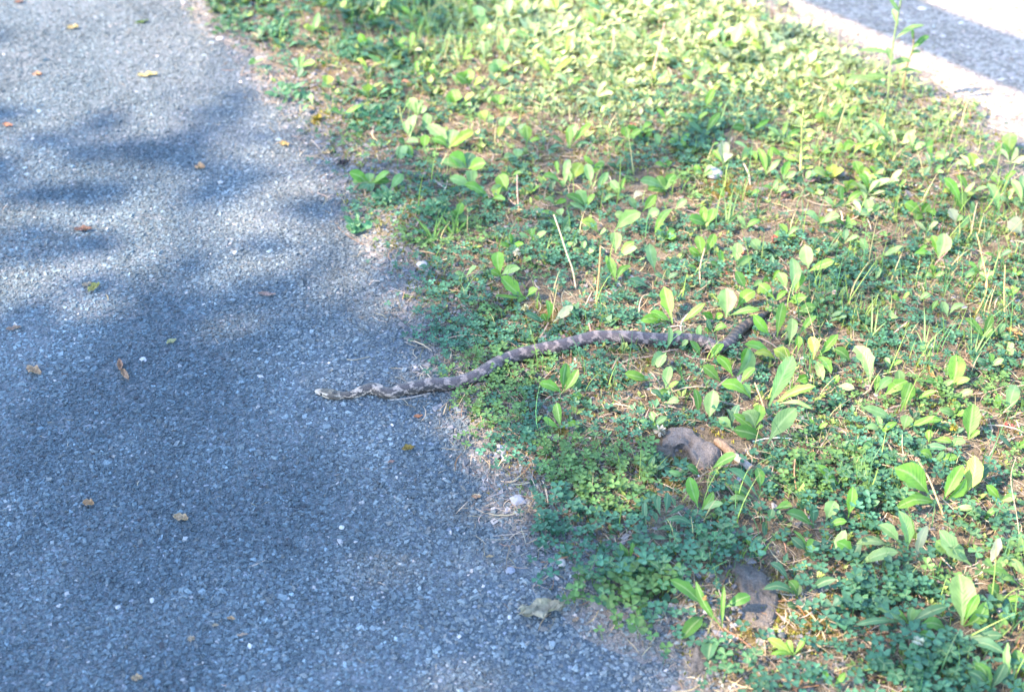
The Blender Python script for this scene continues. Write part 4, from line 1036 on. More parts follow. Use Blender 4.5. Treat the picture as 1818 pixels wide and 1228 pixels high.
def leaf_mesh(B, T, W, bend, fold, stem=.22, tipw=.62, wave=.06, rows=9, narrow=False, origin=(0, 0, 0)):
    """one leaf from base B to tip T, W wide, as a folded, arched blade on a thin petiole"""
    B = np.asarray(B, float); T = np.asarray(T, float); d = T - B; L = np.linalg.norm(d)
    cam_dir = np.array([0, -.45, .9])
    ctrl = B + d * .5 + np.array([0, 0, bend * L])
    s_ = np.cross(d, cam_dir); s_ /= np.linalg.norm(s_) + 1e-9
    roll = R.gauss(0, .3); pk_ = R.random() < .72; droop = 0 if narrow else max(0, R.gauss(.05, .06)) * L; skew = 0 if narrow else R.gauss(0, .05) * L
    V, U = [], []
    acc = [-1, -.52, 0, .52, 1]
    seed = R.uniform(0, 99)
    for i in range(rows):
        t = i / (rows - 1)
        p = (1 - t) ** 2 * B + 2 * t * (1 - t) * ctrl + t * t * T + s_ * skew * math.sin(math.pi * t) - np.array([0, 0, droop * max(0, t - .6) * 2.5])
        dv = 2 * (1 - t) * (ctrl - B) + 2 * t * (T - ctrl); dv /= np.linalg.norm(dv) + 1e-9
        sv = s_ - dv * (s_ @ dv); sv /= np.linalg.norm(sv) + 1e-9
        nv = np.cross(sv, dv); nv = nv if nv[2] > 0 else -nv
        cr, sr = math.cos(roll), math.sin(roll); sv, nv = sv * cr + nv * sr, nv * cr - sv * sr
        if narrow: w = (1 - t) ** .8 * min(1, .35 + 3 * t)
        elif t < stem: w = .09 + .12 * (t / stem) ** 2
        else:
            q = (t - stem) / (1 - stem); w = .21 * (1 - q) ** 2 + (2.93 * q ** .8 * (1 - q) ** .75 if pk_ else 2.5 * q ** .9 * (1 - q) ** .6) * .9
            w = min(w, 1.0)
        w *= .5 * W
        for a_ in acc:
            j = 1 + wave * math.sin(seed + 9 * t * 3.1 + 2.2 * a_) * (abs(a_) > .9)
            V.append(p + sv * a_ * w * j + nv * (abs(a_) * fold * w + wave * .35 * w * math.sin(seed + 13 * t + 4 * a_) * abs(a_)))
            U.append([.5 + .5 * a_, t])
    Tn = []
    for i in range(rows - 1):
        for k in range(4):
            a_ = i * 5 + k; Tn.append([a_, a_ + 1, a_ + 6, a_ + 5])
    return mesh_np('leaf', np.array(V) - np.asarray(origin), np.array(Tn), M['leaf'], smooth=True, uv=np.array(U))

PLANTS = []                          # (object, u, v, colour code, number of leaves)
def plant(bu, bv, leaves, s=1.0, ox=0.0, oy=0.0, name='broadleaf_weed'):
    """leaves: (tip u, tip v, width, colour[, base u, base v]); u, v = tile pixel / s + tile origin"""
    X = lambda a_: a_ / s + ox
    Y = lambda a_: a_ / s + oy
    cu, cv = X(bu), Y(bv); O = gp(cu, cv); O[2] = float(gz(O[0], O[1]))
    o = empty(name, O); codes = []
    for lf in leaves:
        tu, tv, w, code = X(lf[0]), Y(lf[1]), lf[2] / s, lf[3]
        lu, lv = (X(lf[4]), Y(lf[5])) if len(lf) > 4 else (cu + R.gauss(0, 1.5), cv + R.gauss(0, 1))
        k = mm(lu, lv)
        Lpx = math.hypot(tu - lu, tv - lv); Lm = Lpx * k
        ang = (lv - tv) / max(Lpx, 1e-6)                    # 1 = straight up in the photo
        if ang > .35: h = Lm * R.uniform(.42, .62)
        elif ang > -.2: h = Lm * R.uniform(.18, .34)
        else: h = Lm * R.uniform(.04, .16)
        h += .009
        Bp = gp(lu, lv, .005 if len(lf) <= 4 else .004)
        if len(lf) > 4 and lv < cv - 3:                     # springs from a raised stem
            Bp = gp(lu, lv, min(.02, (cv - lv) * k * .35))
        g = gp(tu, tv); Tp = at(tu, tv, float(gz(g[0], g[1])) + h)
        dw = to_px(Tp[0], Tp[1], Tp[2])[2] / F
        bend = R.uniform(.05, .16) if ang > .35 else R.uniform(.12, .26)
        me = leaf_mesh(Bp, Tp, w * dw * 1.08, bend, R.uniform(.12, .45), stem=R.uniform(.14, .26), wave=R.choice([.04, .07, .1, .16]), origin=O)
        obj('leaf', me, o, color=jit(LC[code])); codes.append(code)
    main = max(set(codes), key=codes.count)
    PLANTS.append((o, cu, cv, main, len(leaves)))
    return o

for key, bu, bv, lv in DATA:
    ox, oy, s_ = TILES[key]
    plant(bu, bv, lv, s_, ox, oy)
# the crowded far weeds that blur together in the photo: smaller plants between the ones above
def far_plant(u_, v_, tot):
    nlf = R.randint(3, 5); lv = []; ph_ = R.uniform(0, 6.28)
    pal = ('PLLGT' if R.random() < .8 else 'LYPF') if u_ < 860 or (v_ > 190 and u_ < 1500) else ('LYPF' if R.random() < .3 else 'FFFYFP')  # F tone paints the strong far sun into these leaves
    for q in range(nlf):
        a_ = ph_ + q * 6.28 / nlf + R.gauss(0, .3); L = tot * R.uniform(.7, 1.2)
        lv.append((u_ + L * math.cos(a_), v_ - L * .55 - L * .55 * math.sin(a_), L * R.uniform(.24, .4), R.choice(pal)))
    plant(u_, v_, lv)
FAR = []
while len(FAR) < 64:
    u_, v_ = R.uniform(640, 1500), R.uniform(-5, 250)
    g = gp(u_, v_)
    if d_path(g[0], g[1]) < .12 or d_road(g[0], g[1]) < .22 or (v_ > 150 and u_ < 1010): continue
    if any(math.hypot(u_ - a_, (v_ - b_) * 1.6) < 27 for a_, b_ in FAR): continue
    FAR.append((u_, v_)); far_plant(u_, v_, R.uniform(22, 36))
for _ in range(26):
    u_, v_ = R.uniform(1490, 1810), R.uniform(215, 420); far_plant(u_, v_, R.uniform(20, 34))

GAP = []
tries = 0
while len(GAP) < 75 and tries < 6000:
    tries += 1
    u_, v_ = R.uniform(900, 1810), R.uniform(250, 940)
    g = gp(u_, v_)
    if d_path(g[0], g[1]) < .15 or float(bare(np.array([u_]), np.array([v_]))[0]) < .5: continue
    if float(leaf_mask(np.array([u_]), np.array([v_ - 8]), 1.6)[0]) < .5: continue
    if u_ < 1150 and v_ > 520: continue
    if any(math.hypot(u_ - a_, (v_ - b_) * 1.4) < 38 for a_, b_ in GAP) or min(math.hypot(u_ - 1345, v_ - 1065), math.hypot(u_ - 1230, v_ - 790)) < 70: continue
    if any(abs(u_ - q[0]) < 26 and -12 < v_ - q[1] < 40 for q in SN): continue
    GAP.append((u_, v_)); L = R.uniform(14, 24) * (.8 + v_ / 1500)
    nlf = R.randint(2, 4); ph_ = R.uniform(0, 6.28); pal = R.choice(['LLP', 'PPL', 'GTT', 'GLP', 'TPG'])
    plant(u_, v_, [(u_ + L * math.cos(ph_ + q * 6.28 / nlf), v_ - L * .6 - L * .5 * math.sin(ph_ + q * 6.28 / nlf), L * R.uniform(.36, .5), R.choice(pal)) for q in range(nlf)])

# ---------------------------------------------------------------- low lobed clumps along the path edge, grass tufts, the tall weed
def clump(u_, v_, rx, ry, label, n_=46, tone=(.05, .14, .075)):
    O = gp(u_, v_); k = mm(u_, v_); V, T, Cc = [], [], []
    o = empty('herb_clump', O); tag(o, label, 'plant')
    for q in range(n_):
        a_ = R.uniform(0, 6.28); r_ = math.sqrt(R.random())
        pu, pv = u_ + rx * r_ * math.cos(a_), v_ + ry * r_ * math.sin(a_)
        B = gp(pu, pv); hgt = R.uniform(.008, .03) * (1.2 - r_)
        L = R.uniform(.010, .022); ang = R.uniform(0, 6.28); el = R.uniform(-.1, .7)
        T_ = B + np.array([math.cos(ang) * math.cos(el), math.sin(ang) * math.cos(el), math.sin(el)]) * L + np.array([0, 0, hgt])
        me = leaf_mesh(B + np.array([0, 0, hgt * .8]), T_, L * R.uniform(.45, .7), .1, .3, stem=.08, wave=.16, rows=6, origin=O)
        obj('leaf', me, o, color=jit(tone, .3))
    return o
for u_, v_, rx, ry, lb in [(655, 215, 42, 16, 'low blue-green leafy clump on the verge above the yellow moss tuft'), (688, 360, 26, 14, 'small blue-green clump on the path edge below the pale rosette'),
                           (515, 170, 34, 12, 'dark green creeping clump at the path edge beside bare pink soil'), (405, 48, 44, 14, 'feathery green clump at the far path edge'),
                           (500, 55, 22, 14, 'dense blue-green tuft standing alone on bare soil at the far verge'), (770, 380, 24, 16, 'blue-green clump behind the spreading grass tuft'),
                           (745, 22, 66, 22, 'broad blue-green shaded patch of herbs at the far verge'), (480, 62, 30, 9, 'thin green creeping sprig at the far path edge'),
                           (620, 95, 30, 14, 'green leafy clump in the shaded far verge'), (635, 410, 16, 8, 'tiny green sprig at the path edge beside the brown twig'),
                           (1470, 545, 46, 32, 'feathery blue-green herb clump behind the pale rosette with the snake tail')]:
    clump(u_, v_, rx, ry, lb, n_=int(24 + rx * .8), tone=(.055, .16, .085) if 'feathery' not in lb else (.06, .15, .07))

def blade_mesh(B, T, W, bend, O):
    return leaf_mesh(B, T, W, bend, .5, narrow=True, wave=0, rows=8, origin=O)
def tuft(u_, v_, tips, label, w=7, code='G'):
    O = gp(u_, v_); o = empty('grass_tuft', O); tag(o, label, 'grass tuft')
    for tu, tv in tips:
        k = mm(u_, v_); L = math.hypot(tu - u_, tv - v_) * k; up_ = (v_ - tv) / max(1, math.hypot(tu - u_, tv - v_))
        g = gp(tu, tv); Tp = at(tu, tv, float(gz(g[0], g[1])) + L * (.5 if up_ > .3 else .12) * R.uniform(.8, 1.2))
        obj('blade', blade_mesh(gp(u_ + R.gauss(0, 2), v_ + R.gauss(0, 1)), Tp, w * k * R.uniform(.8, 1.2), R.uniform(.08, .2), O), o, color=jit(LC[code]))
tuft(769, 430, [(703, 390), (731, 379), (798, 361), (721, 434), (735, 440), (787, 400), (769, 452), (716, 437), (752, 396), (776, 388)], 'spreading green grass tuft at the path edge above the white pebble', 7, 'G')
tuft(806, 418, [(819, 365), (803, 380), (842, 379), (790, 398), (814, 385), (783, 384)], 'short upright grass tuft among clover behind the spreading grass tuft', 7, 'L')
tuft(1350, 990, [(1334, 975), (1350, 962), (1366, 968), (1340, 982), (1361, 980), (1371, 958)], 'lime grass tuft just above the flat mossy stone', 4, 'L')
tuft(1546, 600, [(1549, 556), (1575, 570), (1530, 572), (1560, 540), (1548, 520), (1536, 590)], 'thin grass tuft above the bent yellow stalks', 4, 'P')
tuft(1640, 620, [(1652, 572), (1680, 580), (1625, 585), (1640, 540), (1660, 600)], 'wispy grass tuft in the open grassy patch under the yellow stalks', 4, 'P')
tuft(1724, 640, [(1721, 542), (1740, 580), (1735, 600), (1765, 570), (1790, 560), (1710, 600)], 'tall thin grass tuft beside the curled orange-brown leaf', 4, 'P')
tuft(1450, 800, [(1460, 760), (1436, 765), (1470, 780), (1490, 770), (1440, 790), (1480, 748)], 'dry pale grass tuft beside the long grey stick', 4, 'B')
tuft(1290, 400, [(1300, 345), (1320, 370), (1330, 365), (1270, 380), (1286, 350), (1345, 385), (1312, 340)], 'soft green grass tuft below the white stone', 5, 'P')
tuft(1800, 1110, [(1790, 1060), (1815, 1070), (1780, 1090), (1805, 1045)], 'grass tuft at the photo edge beside the big pale leaf', 5, 'G')

def stem_mesh(path_pts, radii, O, sides=6, m_='stalk', nm='stem', n_=14):
    P = smooth_path([np.asarray(q) - O for q in path_pts], n_)
    V, T = tube(P, np.interp(np.linspace(0, 1, n_), np.linspace(0, 1, len(radii)), radii), sides)
    return mesh_np(nm, V, T, M[m_], smooth=True)
# tall weed by the gravel
O = gp(1575, 186); o = empty('tall_weed', O); tag(o, 'tall thin weed with narrow leaves standing before the grey shadow band', 'plant')
def hp(u_, v_, h): return at(u_, v_, h)
st_ = [gp(1575, 186), hp(1584, 92, .13), hp(1592, 40, .20), hp(1600, -2, .26), hp(1604, -30, .30)]
obj('stem', stem_mesh(st_, [.0024, .002, .0016, .0012], O), o, color=(.19, .25, .10))
for bu, bv, bh_, tu, tv, th_, w in [(1597, 22, .23, 1578, -4, .26, 9), (1591, 68, .165, 1642, 43, .19, 11), (1584, 96, .12, 1524, 88, .13, 9), (1584, 112, .11, 1575, 80, .13, 12),
                                     (1580, 115, .09, 1620, 106, .10, 13), (1580, 140, .06, 1536, 134, .07, 12), (1578, 160, .04, 1504, 135, .06, 14), (1598, 2, .26, 1612, -25, .29, 8),
                                     (1576, 135, .07, 1640, 126, .08, 7), (1594, 45, .19, 1585, 12, .22, 10)]:
    obj('leaf', leaf_mesh(hp(bu, bv, bh_), hp(tu, tv, th_), w * 1.25e-3, .1, .2, stem=.08, origin=O), o, color=jit((.12, .20, .075)))
O = gp(1602, 160); o = empty('tall_weed', O); tag(o, 'shorter thin weed with a reddish stem beside the tallest weed', 'plant')
obj('stem', stem_mesh([gp(1602, 160), hp(1610, 118, .07), hp(1621, 86, .12), hp(1622, 55, .16)], [.0026, .0022, .0016], O), o, color=(.24, .17, .09))
for bu, bv, bh_, tu, tv, th_, w in [(1619, 88, .12, 1650, 60, .15, 14), (1617, 96, .11, 1634, 90, .11, 13), (1621, 70, .14, 1618, 52, .17, 12), (1612, 118, .07, 1598, 110, .09, 9), (1620, 84, .12, 1640, 72, .13, 9)]:
    obj('leaf', leaf_mesh(hp(bu, bv, bh_), hp(tu, tv, th_), w * 1.25e-3, .1, .2, stem=.08, origin=O), o, color=jit(LC['G']))
# spiky lime weed
O = gp(1421, 312); o = empty('tall_weed', O); tag(o, 'upright lime weed with short saw-like leaves above the mauve dead leaf', 'plant')
obj('stem', stem_mesh([gp(1421, 312), hp(1423, 268, .06), hp(1424, 230, .12), hp(1427, 195, .17)], [.003, .0022, .0014], O), o, color=(.34, .36, .14))
for q in range(12):
    f_ = .12 + .07 * q; sd = -1 if q % 2 else 1
    bu, bv = 1421 + 5 * f_, 312 - 115 * f_; bh_ = .17 * f_
    obj('leaf', leaf_mesh(hp(bu, bv, bh_), hp(bu + sd * R.uniform(15, 24), bv - R.uniform(0, 12), bh_ + .01), 8e-3, .1, .2, stem=.05, wave=.2, origin=O), o, color=jit(LC['Y']))

# ---------------------------------------------------------------- dry stalks and sticks
def stalk(pts_px, w, color, label, name='dry_stalk', cat='stalk', head=None, rise=.5, group=None):
    """pts from the foot (first) to the end; rise = share of the photo length that is height"""
    w = w * .68; u0, v0 = pts_px[0]; O = gp(u0, v0); k = mm(u0, v0); P = [O]; acc = 0.0
    for (a_, b_), (c_, d_) in zip(pts_px[:-1], pts_px[1:]):
        acc += max(0, b_ - d_) * k * rise
        g = gp(c_, d_); P.append(at(c_ + R.gauss(0, 1.2), d_ + R.gauss(0, 1), float(gz(g[0], g[1])) + acc + w * k * .5))
    o = empty(name, O); tag(o, label, cat, group)
    obj('stem', stem_mesh(P, [w * k * .55, w * k * .5, w * k * .4], O, 6, n_=16), o, color=tuple(q * .66 for q in color))
    if head:
        hu, hv, hr, hc, kind = head
        c_ = P[-1] - O; Vh, Th = [], []; rr = hr * k
        for q in range(34):
            z = R.uniform(-.4, 1); a_ = R.uniform(0, 6.28); s_ = math.sqrt(max(0, 1 - z * z)); d = np.array([s_ * math.cos(a_), s_ * math.sin(a_), z])
            e_ = np.cross(d, [.3, .2, .9]); e_ /= np.linalg.norm(e_) + 1e-9; i0 = len(Vh)
            Vh += [c_ + d * rr * .25 - e_ * rr * .16, c_ + d * rr * .25 + e_ * rr * .16, c_ + d * rr + e_ * rr * .2, c_ + d * rr - e_ * rr * .2]
            Th += [[i0, i0 + 1, i0 + 2, i0 + 3]]
        obj(kind, mesh_np(kind, np.array(Vh), np.array(Th), M['dead_leaf']), o, color=hc)
    return o
STRAW, ORANGE, PINK, BROWN, GREY = (.52, .42, .28), (.46, .29, .13), (.42, .24, .18), (.20, .13, .09), (.34, .30, .26)
for a_ in [
    ([(1023, 515), (1016, 480), (1008, 450), (998, 415), (984, 382)], 4, STRAW, 'long pale dry stalk leaning in the clover above the snake'),
    ([(1058, 540), (1062, 500), (1064, 470), (1067, 437)], 5, ORANGE, 'fuzzy orange-brown plantain stalk standing between clover and the snake'),
    ([(1055, 612), (1050, 592), (1045, 572)], 5, (.50, .25, .20), 'short pinkish stalk standing against the middle of the snake'),
    ([(983, 627), (982, 617), (981, 608)], 2.5, STRAW, 'thin pale straw bent over the snake body'),
    ([(1358, 729), (1350, 705), (1340, 678)], 5, (.52, .33, .20), 'orange pencil-like stalk between big lime leaves'),
    ([(1680, 928), (1665, 885), (1648, 850), (1627, 815)], 5, (.46, .35, .19), 'leaning tan flower stalk with a pinkish tip in the purple-based rosette', 'flower_stalk', 'stalk', (1627, 815, 5, (.55, .38, .30), 'seed_head')),
    ([(1414, 871), (1413, 840), (1412, 814)], 4, (.42, .25, .15), 'short reddish upright stalk above the lime grass tuft'),
    ([(1243, 508), (1245, 475), (1250, 440)], 4, (.50, .38, .25), 'bent tan stalk among red-dotted weeds behind the snake'),
    ([(1268, 596), (1260, 580), (1247, 558)], 4.5, (.55, .36, .25), 'tan stalk leaning behind the snake before its tail'),
    ([(1733, 558), (1750, 523), (1753, 495), (1745, 460), (1738, 430), (1735, 415)], 3.5, (.56, .40, .16), 'bowed yellow stalk rising from the grassy patch'),
    ([(1785, 572), (1784, 530), (1783, 470)], 3.5, (.56, .40, .16), 'straight yellow stalk standing beside the bowed one'),
    ([(1750, 504), (1725, 508), (1706, 502)], 3, ORANGE, 'broken orange straw lying across the bowed yellow stalk'),
    ([(1750, 523), (1735, 513), (1720, 506)], 3, ORANGE, 'short orange straw slanting to the bowed yellow stalk'),
    ([(921, 370), (920, 345), (919, 312)], 3.5, (.55, .38, .30), 'thin upright pinkish stalk near the middle of the weeds'),
    ([(1655, 480), (1665, 465), (1682, 448)], 3.5, (.50, .26, .24), 'pink leaf stalk of the pale upright weed in the grass'),
    ([(1155, 152), (1163, 120), (1172, 80), (1180, 40)], 5, (.50, .33, .24), 'tall pinkish stalk in the sunlit far weeds'),
    ([(1085, 108), (1088, 80), (1091, 50)], 5, (.55, .42, .30), 'short tan stalk in the sunlit far weeds'),
    ([(1332, 330), (1328, 312), (1320, 290)], 4, (.58, .46, .34), 'pale straw leaning beside the white stone'),
    ([(1137, 573), (1135, 545), (1140, 528), (1150, 522)], 3, STRAW, 'forked pale straw standing in bare soil above the snake'),
    ([(1725, 410), (1730, 380), (1735, 360)], 3, STRAW, 'faint straw stalk in the bright far grass'),
    ([(1816, 1010), (1805, 920), (1796, 850), (1802, 810)], 1.8, STRAW, 'long pale straw in the dry patch at the photo edge'),
    ([(1612, 822), (1603, 800), (1603, 772)], 3, (.40, .42, .24), 'pale green stem rising beside the dark twig'),
    ]: stalk(*a_)
for a_ in [
    ([(1482, 757), (1505, 772), (1530, 790), (1560, 809), (1584, 823)], 5, GREY, 'long grey stick lying in thatch between the weeds'),
    ([(1673, 650), (1678, 690), (1680, 715), (1682, 742), (1680, 757), (1668, 768)], 4, (.06, .05, .055), 'dark crooked twig winding among broad leaves'),
    ([(600, 403), (618, 418), (643, 434)], 3, (.20, .14, .11), 'thin brown twig on the asphalt edge'),
    ([(618, 276), (636, 268), (655, 258)], 4, (.06, .055, .06), 'dark wet twig at the path edge'),
    ([(612, 637), (628, 638), (657, 632)], 2.5, STRAW, 'single pale straw lying on the asphalt above the snake head'),
    ([(690, 710), (720, 706), (765, 698)], 5, (.42, .37, .33), 'pale grey stick lying under the neck of the snake'),
    ([(740, 644), (752, 656), (768, 673)], 4, (.42, .42, .36), 'flattened grey blade touching the snake at the asphalt edge'),
    ([(1122, 914), (1128, 925), (1141, 938)], 3, (.42, .38, .33), 'small curved grey twig beside the tall narrow-leaved weed'),
    ([(1436, 1148), (1460, 1146), (1489, 1149)], 4, STRAW, 'pale dry stem lying in the thatch below the flat mossy stone'),
    ([(1464, 1125), (1478, 1130), (1492, 1140)], 4, BROWN, 'brown dry stem lying in the bottom thatch'),
    ([(1483, 1189), (1495, 1180), (1507, 1168)], 4, STRAW, 'short pale stick slanting in the bottom thatch'),
    ([(1382, 1205), (1420, 1207), (1465, 1209)], 4, STRAW, 'long pale straw lying along the bottom thatch'),
    ([(1535, 1135), (1565, 1155), (1590, 1178)], 5, STRAW, 'thick pale straw crossing the dry bottom patch'),
    ([(1520, 1117), (1540, 1122), (1552, 1123)], 6, (.36, .18, .10), 'rust-brown bark strip below the small pale-leaved plant'),
    ([(1570, 1122), (1582, 1123), (1593, 1120)], 5, (.34, .17, .10), 'short rust-brown bark strip in clover'),
    ([(1364, 1063), (1385, 1067), (1415, 1062)], 4, (.40, .22, .12), 'reddish twig lying over the flat mossy stone'),
    ([(1100, 566), (1125, 574), (1150, 577)], 3, STRAW, 'straw lying in bare soil behind the snake'),
    ([(1602, 918), (1625, 903), (1660, 896)], 3, (.52, .40, .30), 'thin pinkish straw slanting beside the purple-based rosette'),
    ([(1610, 940), (1640, 920), (1658, 897)], 3, (.55, .44, .33), 'second thin straw crossing below the purple-based rosette'),
    ([(1078, 40), (1090, 34), (1110, 26)], 5, (.60, .48, .36), 'short pale stick in the far sunlit weeds'),
    ([(391, 1213), (400, 1214), (409, 1213)], 3, (.50, .34, .26), 'small pinkish stick on the asphalt near the bottom edge'),
    ([(100, 662), (112, 662), (126, 664)], 1.6, (.20, .14, .11), 'fine dark stem beside the tan leaf on the asphalt'),
    ([(1318, 1090), (1330, 1088), (1345, 1080)], 3, (.30, .20, .14), 'thin curved brown stem beside the flat mossy stone'),
    ([(640, 830), (668, 832), (700, 829)], 1.8, (.34, .28, .24), 'faint thin stem lying on the asphalt'),
    ]: stalk(*a_, name='stick', cat='stick', rise=0.03)

# sawn branch piece beside the rough stone
A_, B_ = at(1269, 781, .012), at(1334, 832, .014); O = (A_ + B_) / 2; O[2] = 0; k = mm(1300, 810)
o = empty('branch_piece', O); tag(o, 'short sawn piece of branch, half brown bark and half bare grey wood', 'branch')
mid = A_ + (B_ - A_) * .55
V, T = tube(smooth_path([A_ - O, A_ * .7 + mid * .3 - O + [0, 0, .002], mid - O], 12), np.array([.3, .7, .85, .95, 1, 1.05, .98, 1.06, 1.02, 1.08, 1.02, 1.0]) * 7.6 * k, 12, wob=.07, seed=3)
obj('bark', mesh_np('bark', V, T, M['stone'], smooth=True), o, color=(.27, .185, .12))
V, T = tube(smooth_path([mid - O, mid * .5 + B_ * .5 - O, B_ - O], 10), np.linspace(.94, .98, 10) * 7.4 * k, 12, wob=.03, seed=4, cap=False)
obj('bare_wood', mesh_np('bare_wood', V, T, M['stalk'], smooth=True), o, color=(.21, .185, .165))
ax_ = (B_ - mid) / np.linalg.norm(B_ - mid)
V, T = tube([B_ - O - ax_ * .002, B_ - O + ax_ * .0006, B_ - O + ax_ * .0015], [7.3 * k, 7.5 * k, 6.2 * k], 14)
obj('sawn_end', mesh_np('sawn_end', V, T, M['stalk'], smooth=False), o, color=(.24, .18, .12))

# ---------------------------------------------------------------- stones
def slab(outline_px, h, color, label, name='stone', mt='stone', rings=12, sub=4, rough=.18, cat='stone'):
    P = []
    m_ = len(outline_px)
    for i_ in range(m_):
        a_, b_ = np.array(outline_px[i_], float), np.array(outline_px[(i_ + 1) % m_], float)
        for q in range(sub): P.append(a_ + (b_ - a_) * q / sub)
    G = np.array([gp(q[0], q[1]) for q in P]); c = G.mean(0); c[2] = 0; n_ = len(G)
    V = [[0, 0, float(gz(c[0], c[1])) + h]]; T = []
    for r_ in range(1, rings + 1):
        f_ = r_ / rings
        for q in range(n_):
            d = (G[q] - c) * f_; x, y = c[0] + d[0], c[1] + d[1]
            z = float(gz(x, y)) + h * (1 - f_ ** 9) + (fbm(x * 60, y * 60, 77) - .5) * (h * rough + .004) * 2 * (1 - f_ ** 4) + (noise2(x * 120, y * 120, 78) - .5) * .0022 * (1 - f_ ** 4) - .006 * f_ ** 8
            V.append([d[0], d[1], float(z)])
    for q in range(n_): T.append([0, 1 + q, 1 + (q + 1) % n_])
    for r_ in range(rings - 1):
        for q in range(n_):
            a_, b_ = 1 + r_ * n_ + q, 1 + r_ * n_ + (q + 1) % n_
            T += [[a_, a_ + n_, b_ + n_], [a_, b_ + n_, b_]]
    o = obj(name, mesh_np(name, np.array(V), np.array(T), M[mt], smooth=False), loc=(c[0], c[1], 0), color=color)
    tag(o, label, cat); return o
cr8 = lambda L: [(1110 + a_ / 7.268, 740 + b_ / 7.268) for a_, b_ in L]
slab(cr8([(480, 220), (540, 140), (700, 150), (860, 170), (930, 260), (1060, 340), (1180, 390), (1260, 450), (1250, 560), (1160, 650), (1030, 700), (930, 660), (850, 560), (800, 450), (690, 395), (580, 430), (450, 400), (455, 300)]),
     .012, (.16, .138, .122), 'rough grey stone half buried in clover beside the sawn branch piece')
slab(cr8([(140, 390), (260, 340), (420, 400), (580, 440), (680, 410), (640, 520), (480, 560), (300, 500)]), .007, (.12, .10, .08), 'low mossy stone beside the rough grey stone')
slab([(1297, 992), (1320, 997), (1345, 1003), (1364, 1022), (1378, 1045), (1388, 1062), (1386, 1085), (1378, 1105), (1370, 1127), (1345, 1126), (1322, 1110), (1312, 1088), (1316, 1062), (1308, 1035), (1296, 1012)],
     .006, (.13, .115, .10), 'flat grey mossy stone sunk in the turf at the bottom', rough=.5)
slab([(1228, 1158), (1232, 1140), (1252, 1128), (1262, 1150), (1255, 1190), (1238, 1215), (1222, 1200)], .004, (.12, .11, .10), 'flat grey stone at the asphalt edge under the hanging leaf', rough=.3)

def pebble(u_, v_, w, h, color, label, ang=0, seed=0, flat=.55, name='pebble', angular=False):
    O = gp(u_, v_); k = mm(u_, v_); r_ = np.random.default_rng(seed + 5); V, T = [], []
    ny, nx = 7, 12; off = r_.normal(0, .10 if not angular else .2, (ny, nx))
    a_w, a_d = w * k * .5, h * k * .5 / .62
    for iy in range(ny):
        f_ = math.pi * iy / (ny - 1)
        for ix in range(nx):
            g_ = 2 * math.pi * ix / nx; e_ = .75 if not angular else .45
            s_ = lambda q: math.copysign(abs(q) ** e_, q)
            m_ = 1 + (off[iy, ix] if 0 < iy < ny - 1 else 0)
            x = math.sin(f_) * s_(math.cos(g_)) * m_; y = math.sin(f_) * s_(math.sin(g_)) * m_; z = math.cos(f_) * flat
            x, y = x * a_w, y * a_d
            V.append([x * math.cos(ang) - y * math.sin(ang), x * math.sin(ang) + y * math.cos(ang), z * min(a_w, a_d) + min(a_w, a_d) * flat * .55])
    for iy in range(ny - 1):
        for ix in range(nx):
            p, q = iy * nx + ix, iy * nx + (ix + 1) % nx
            T += [[p, p + nx, q + nx], [p, q + nx, q]]
    o = obj(name, mesh_np(name, np.array(V), np.array(T), M['pebble'], smooth=not angular), loc=O, color=tuple(q * .48 for q in color)); tag(o, label, 'pebble')
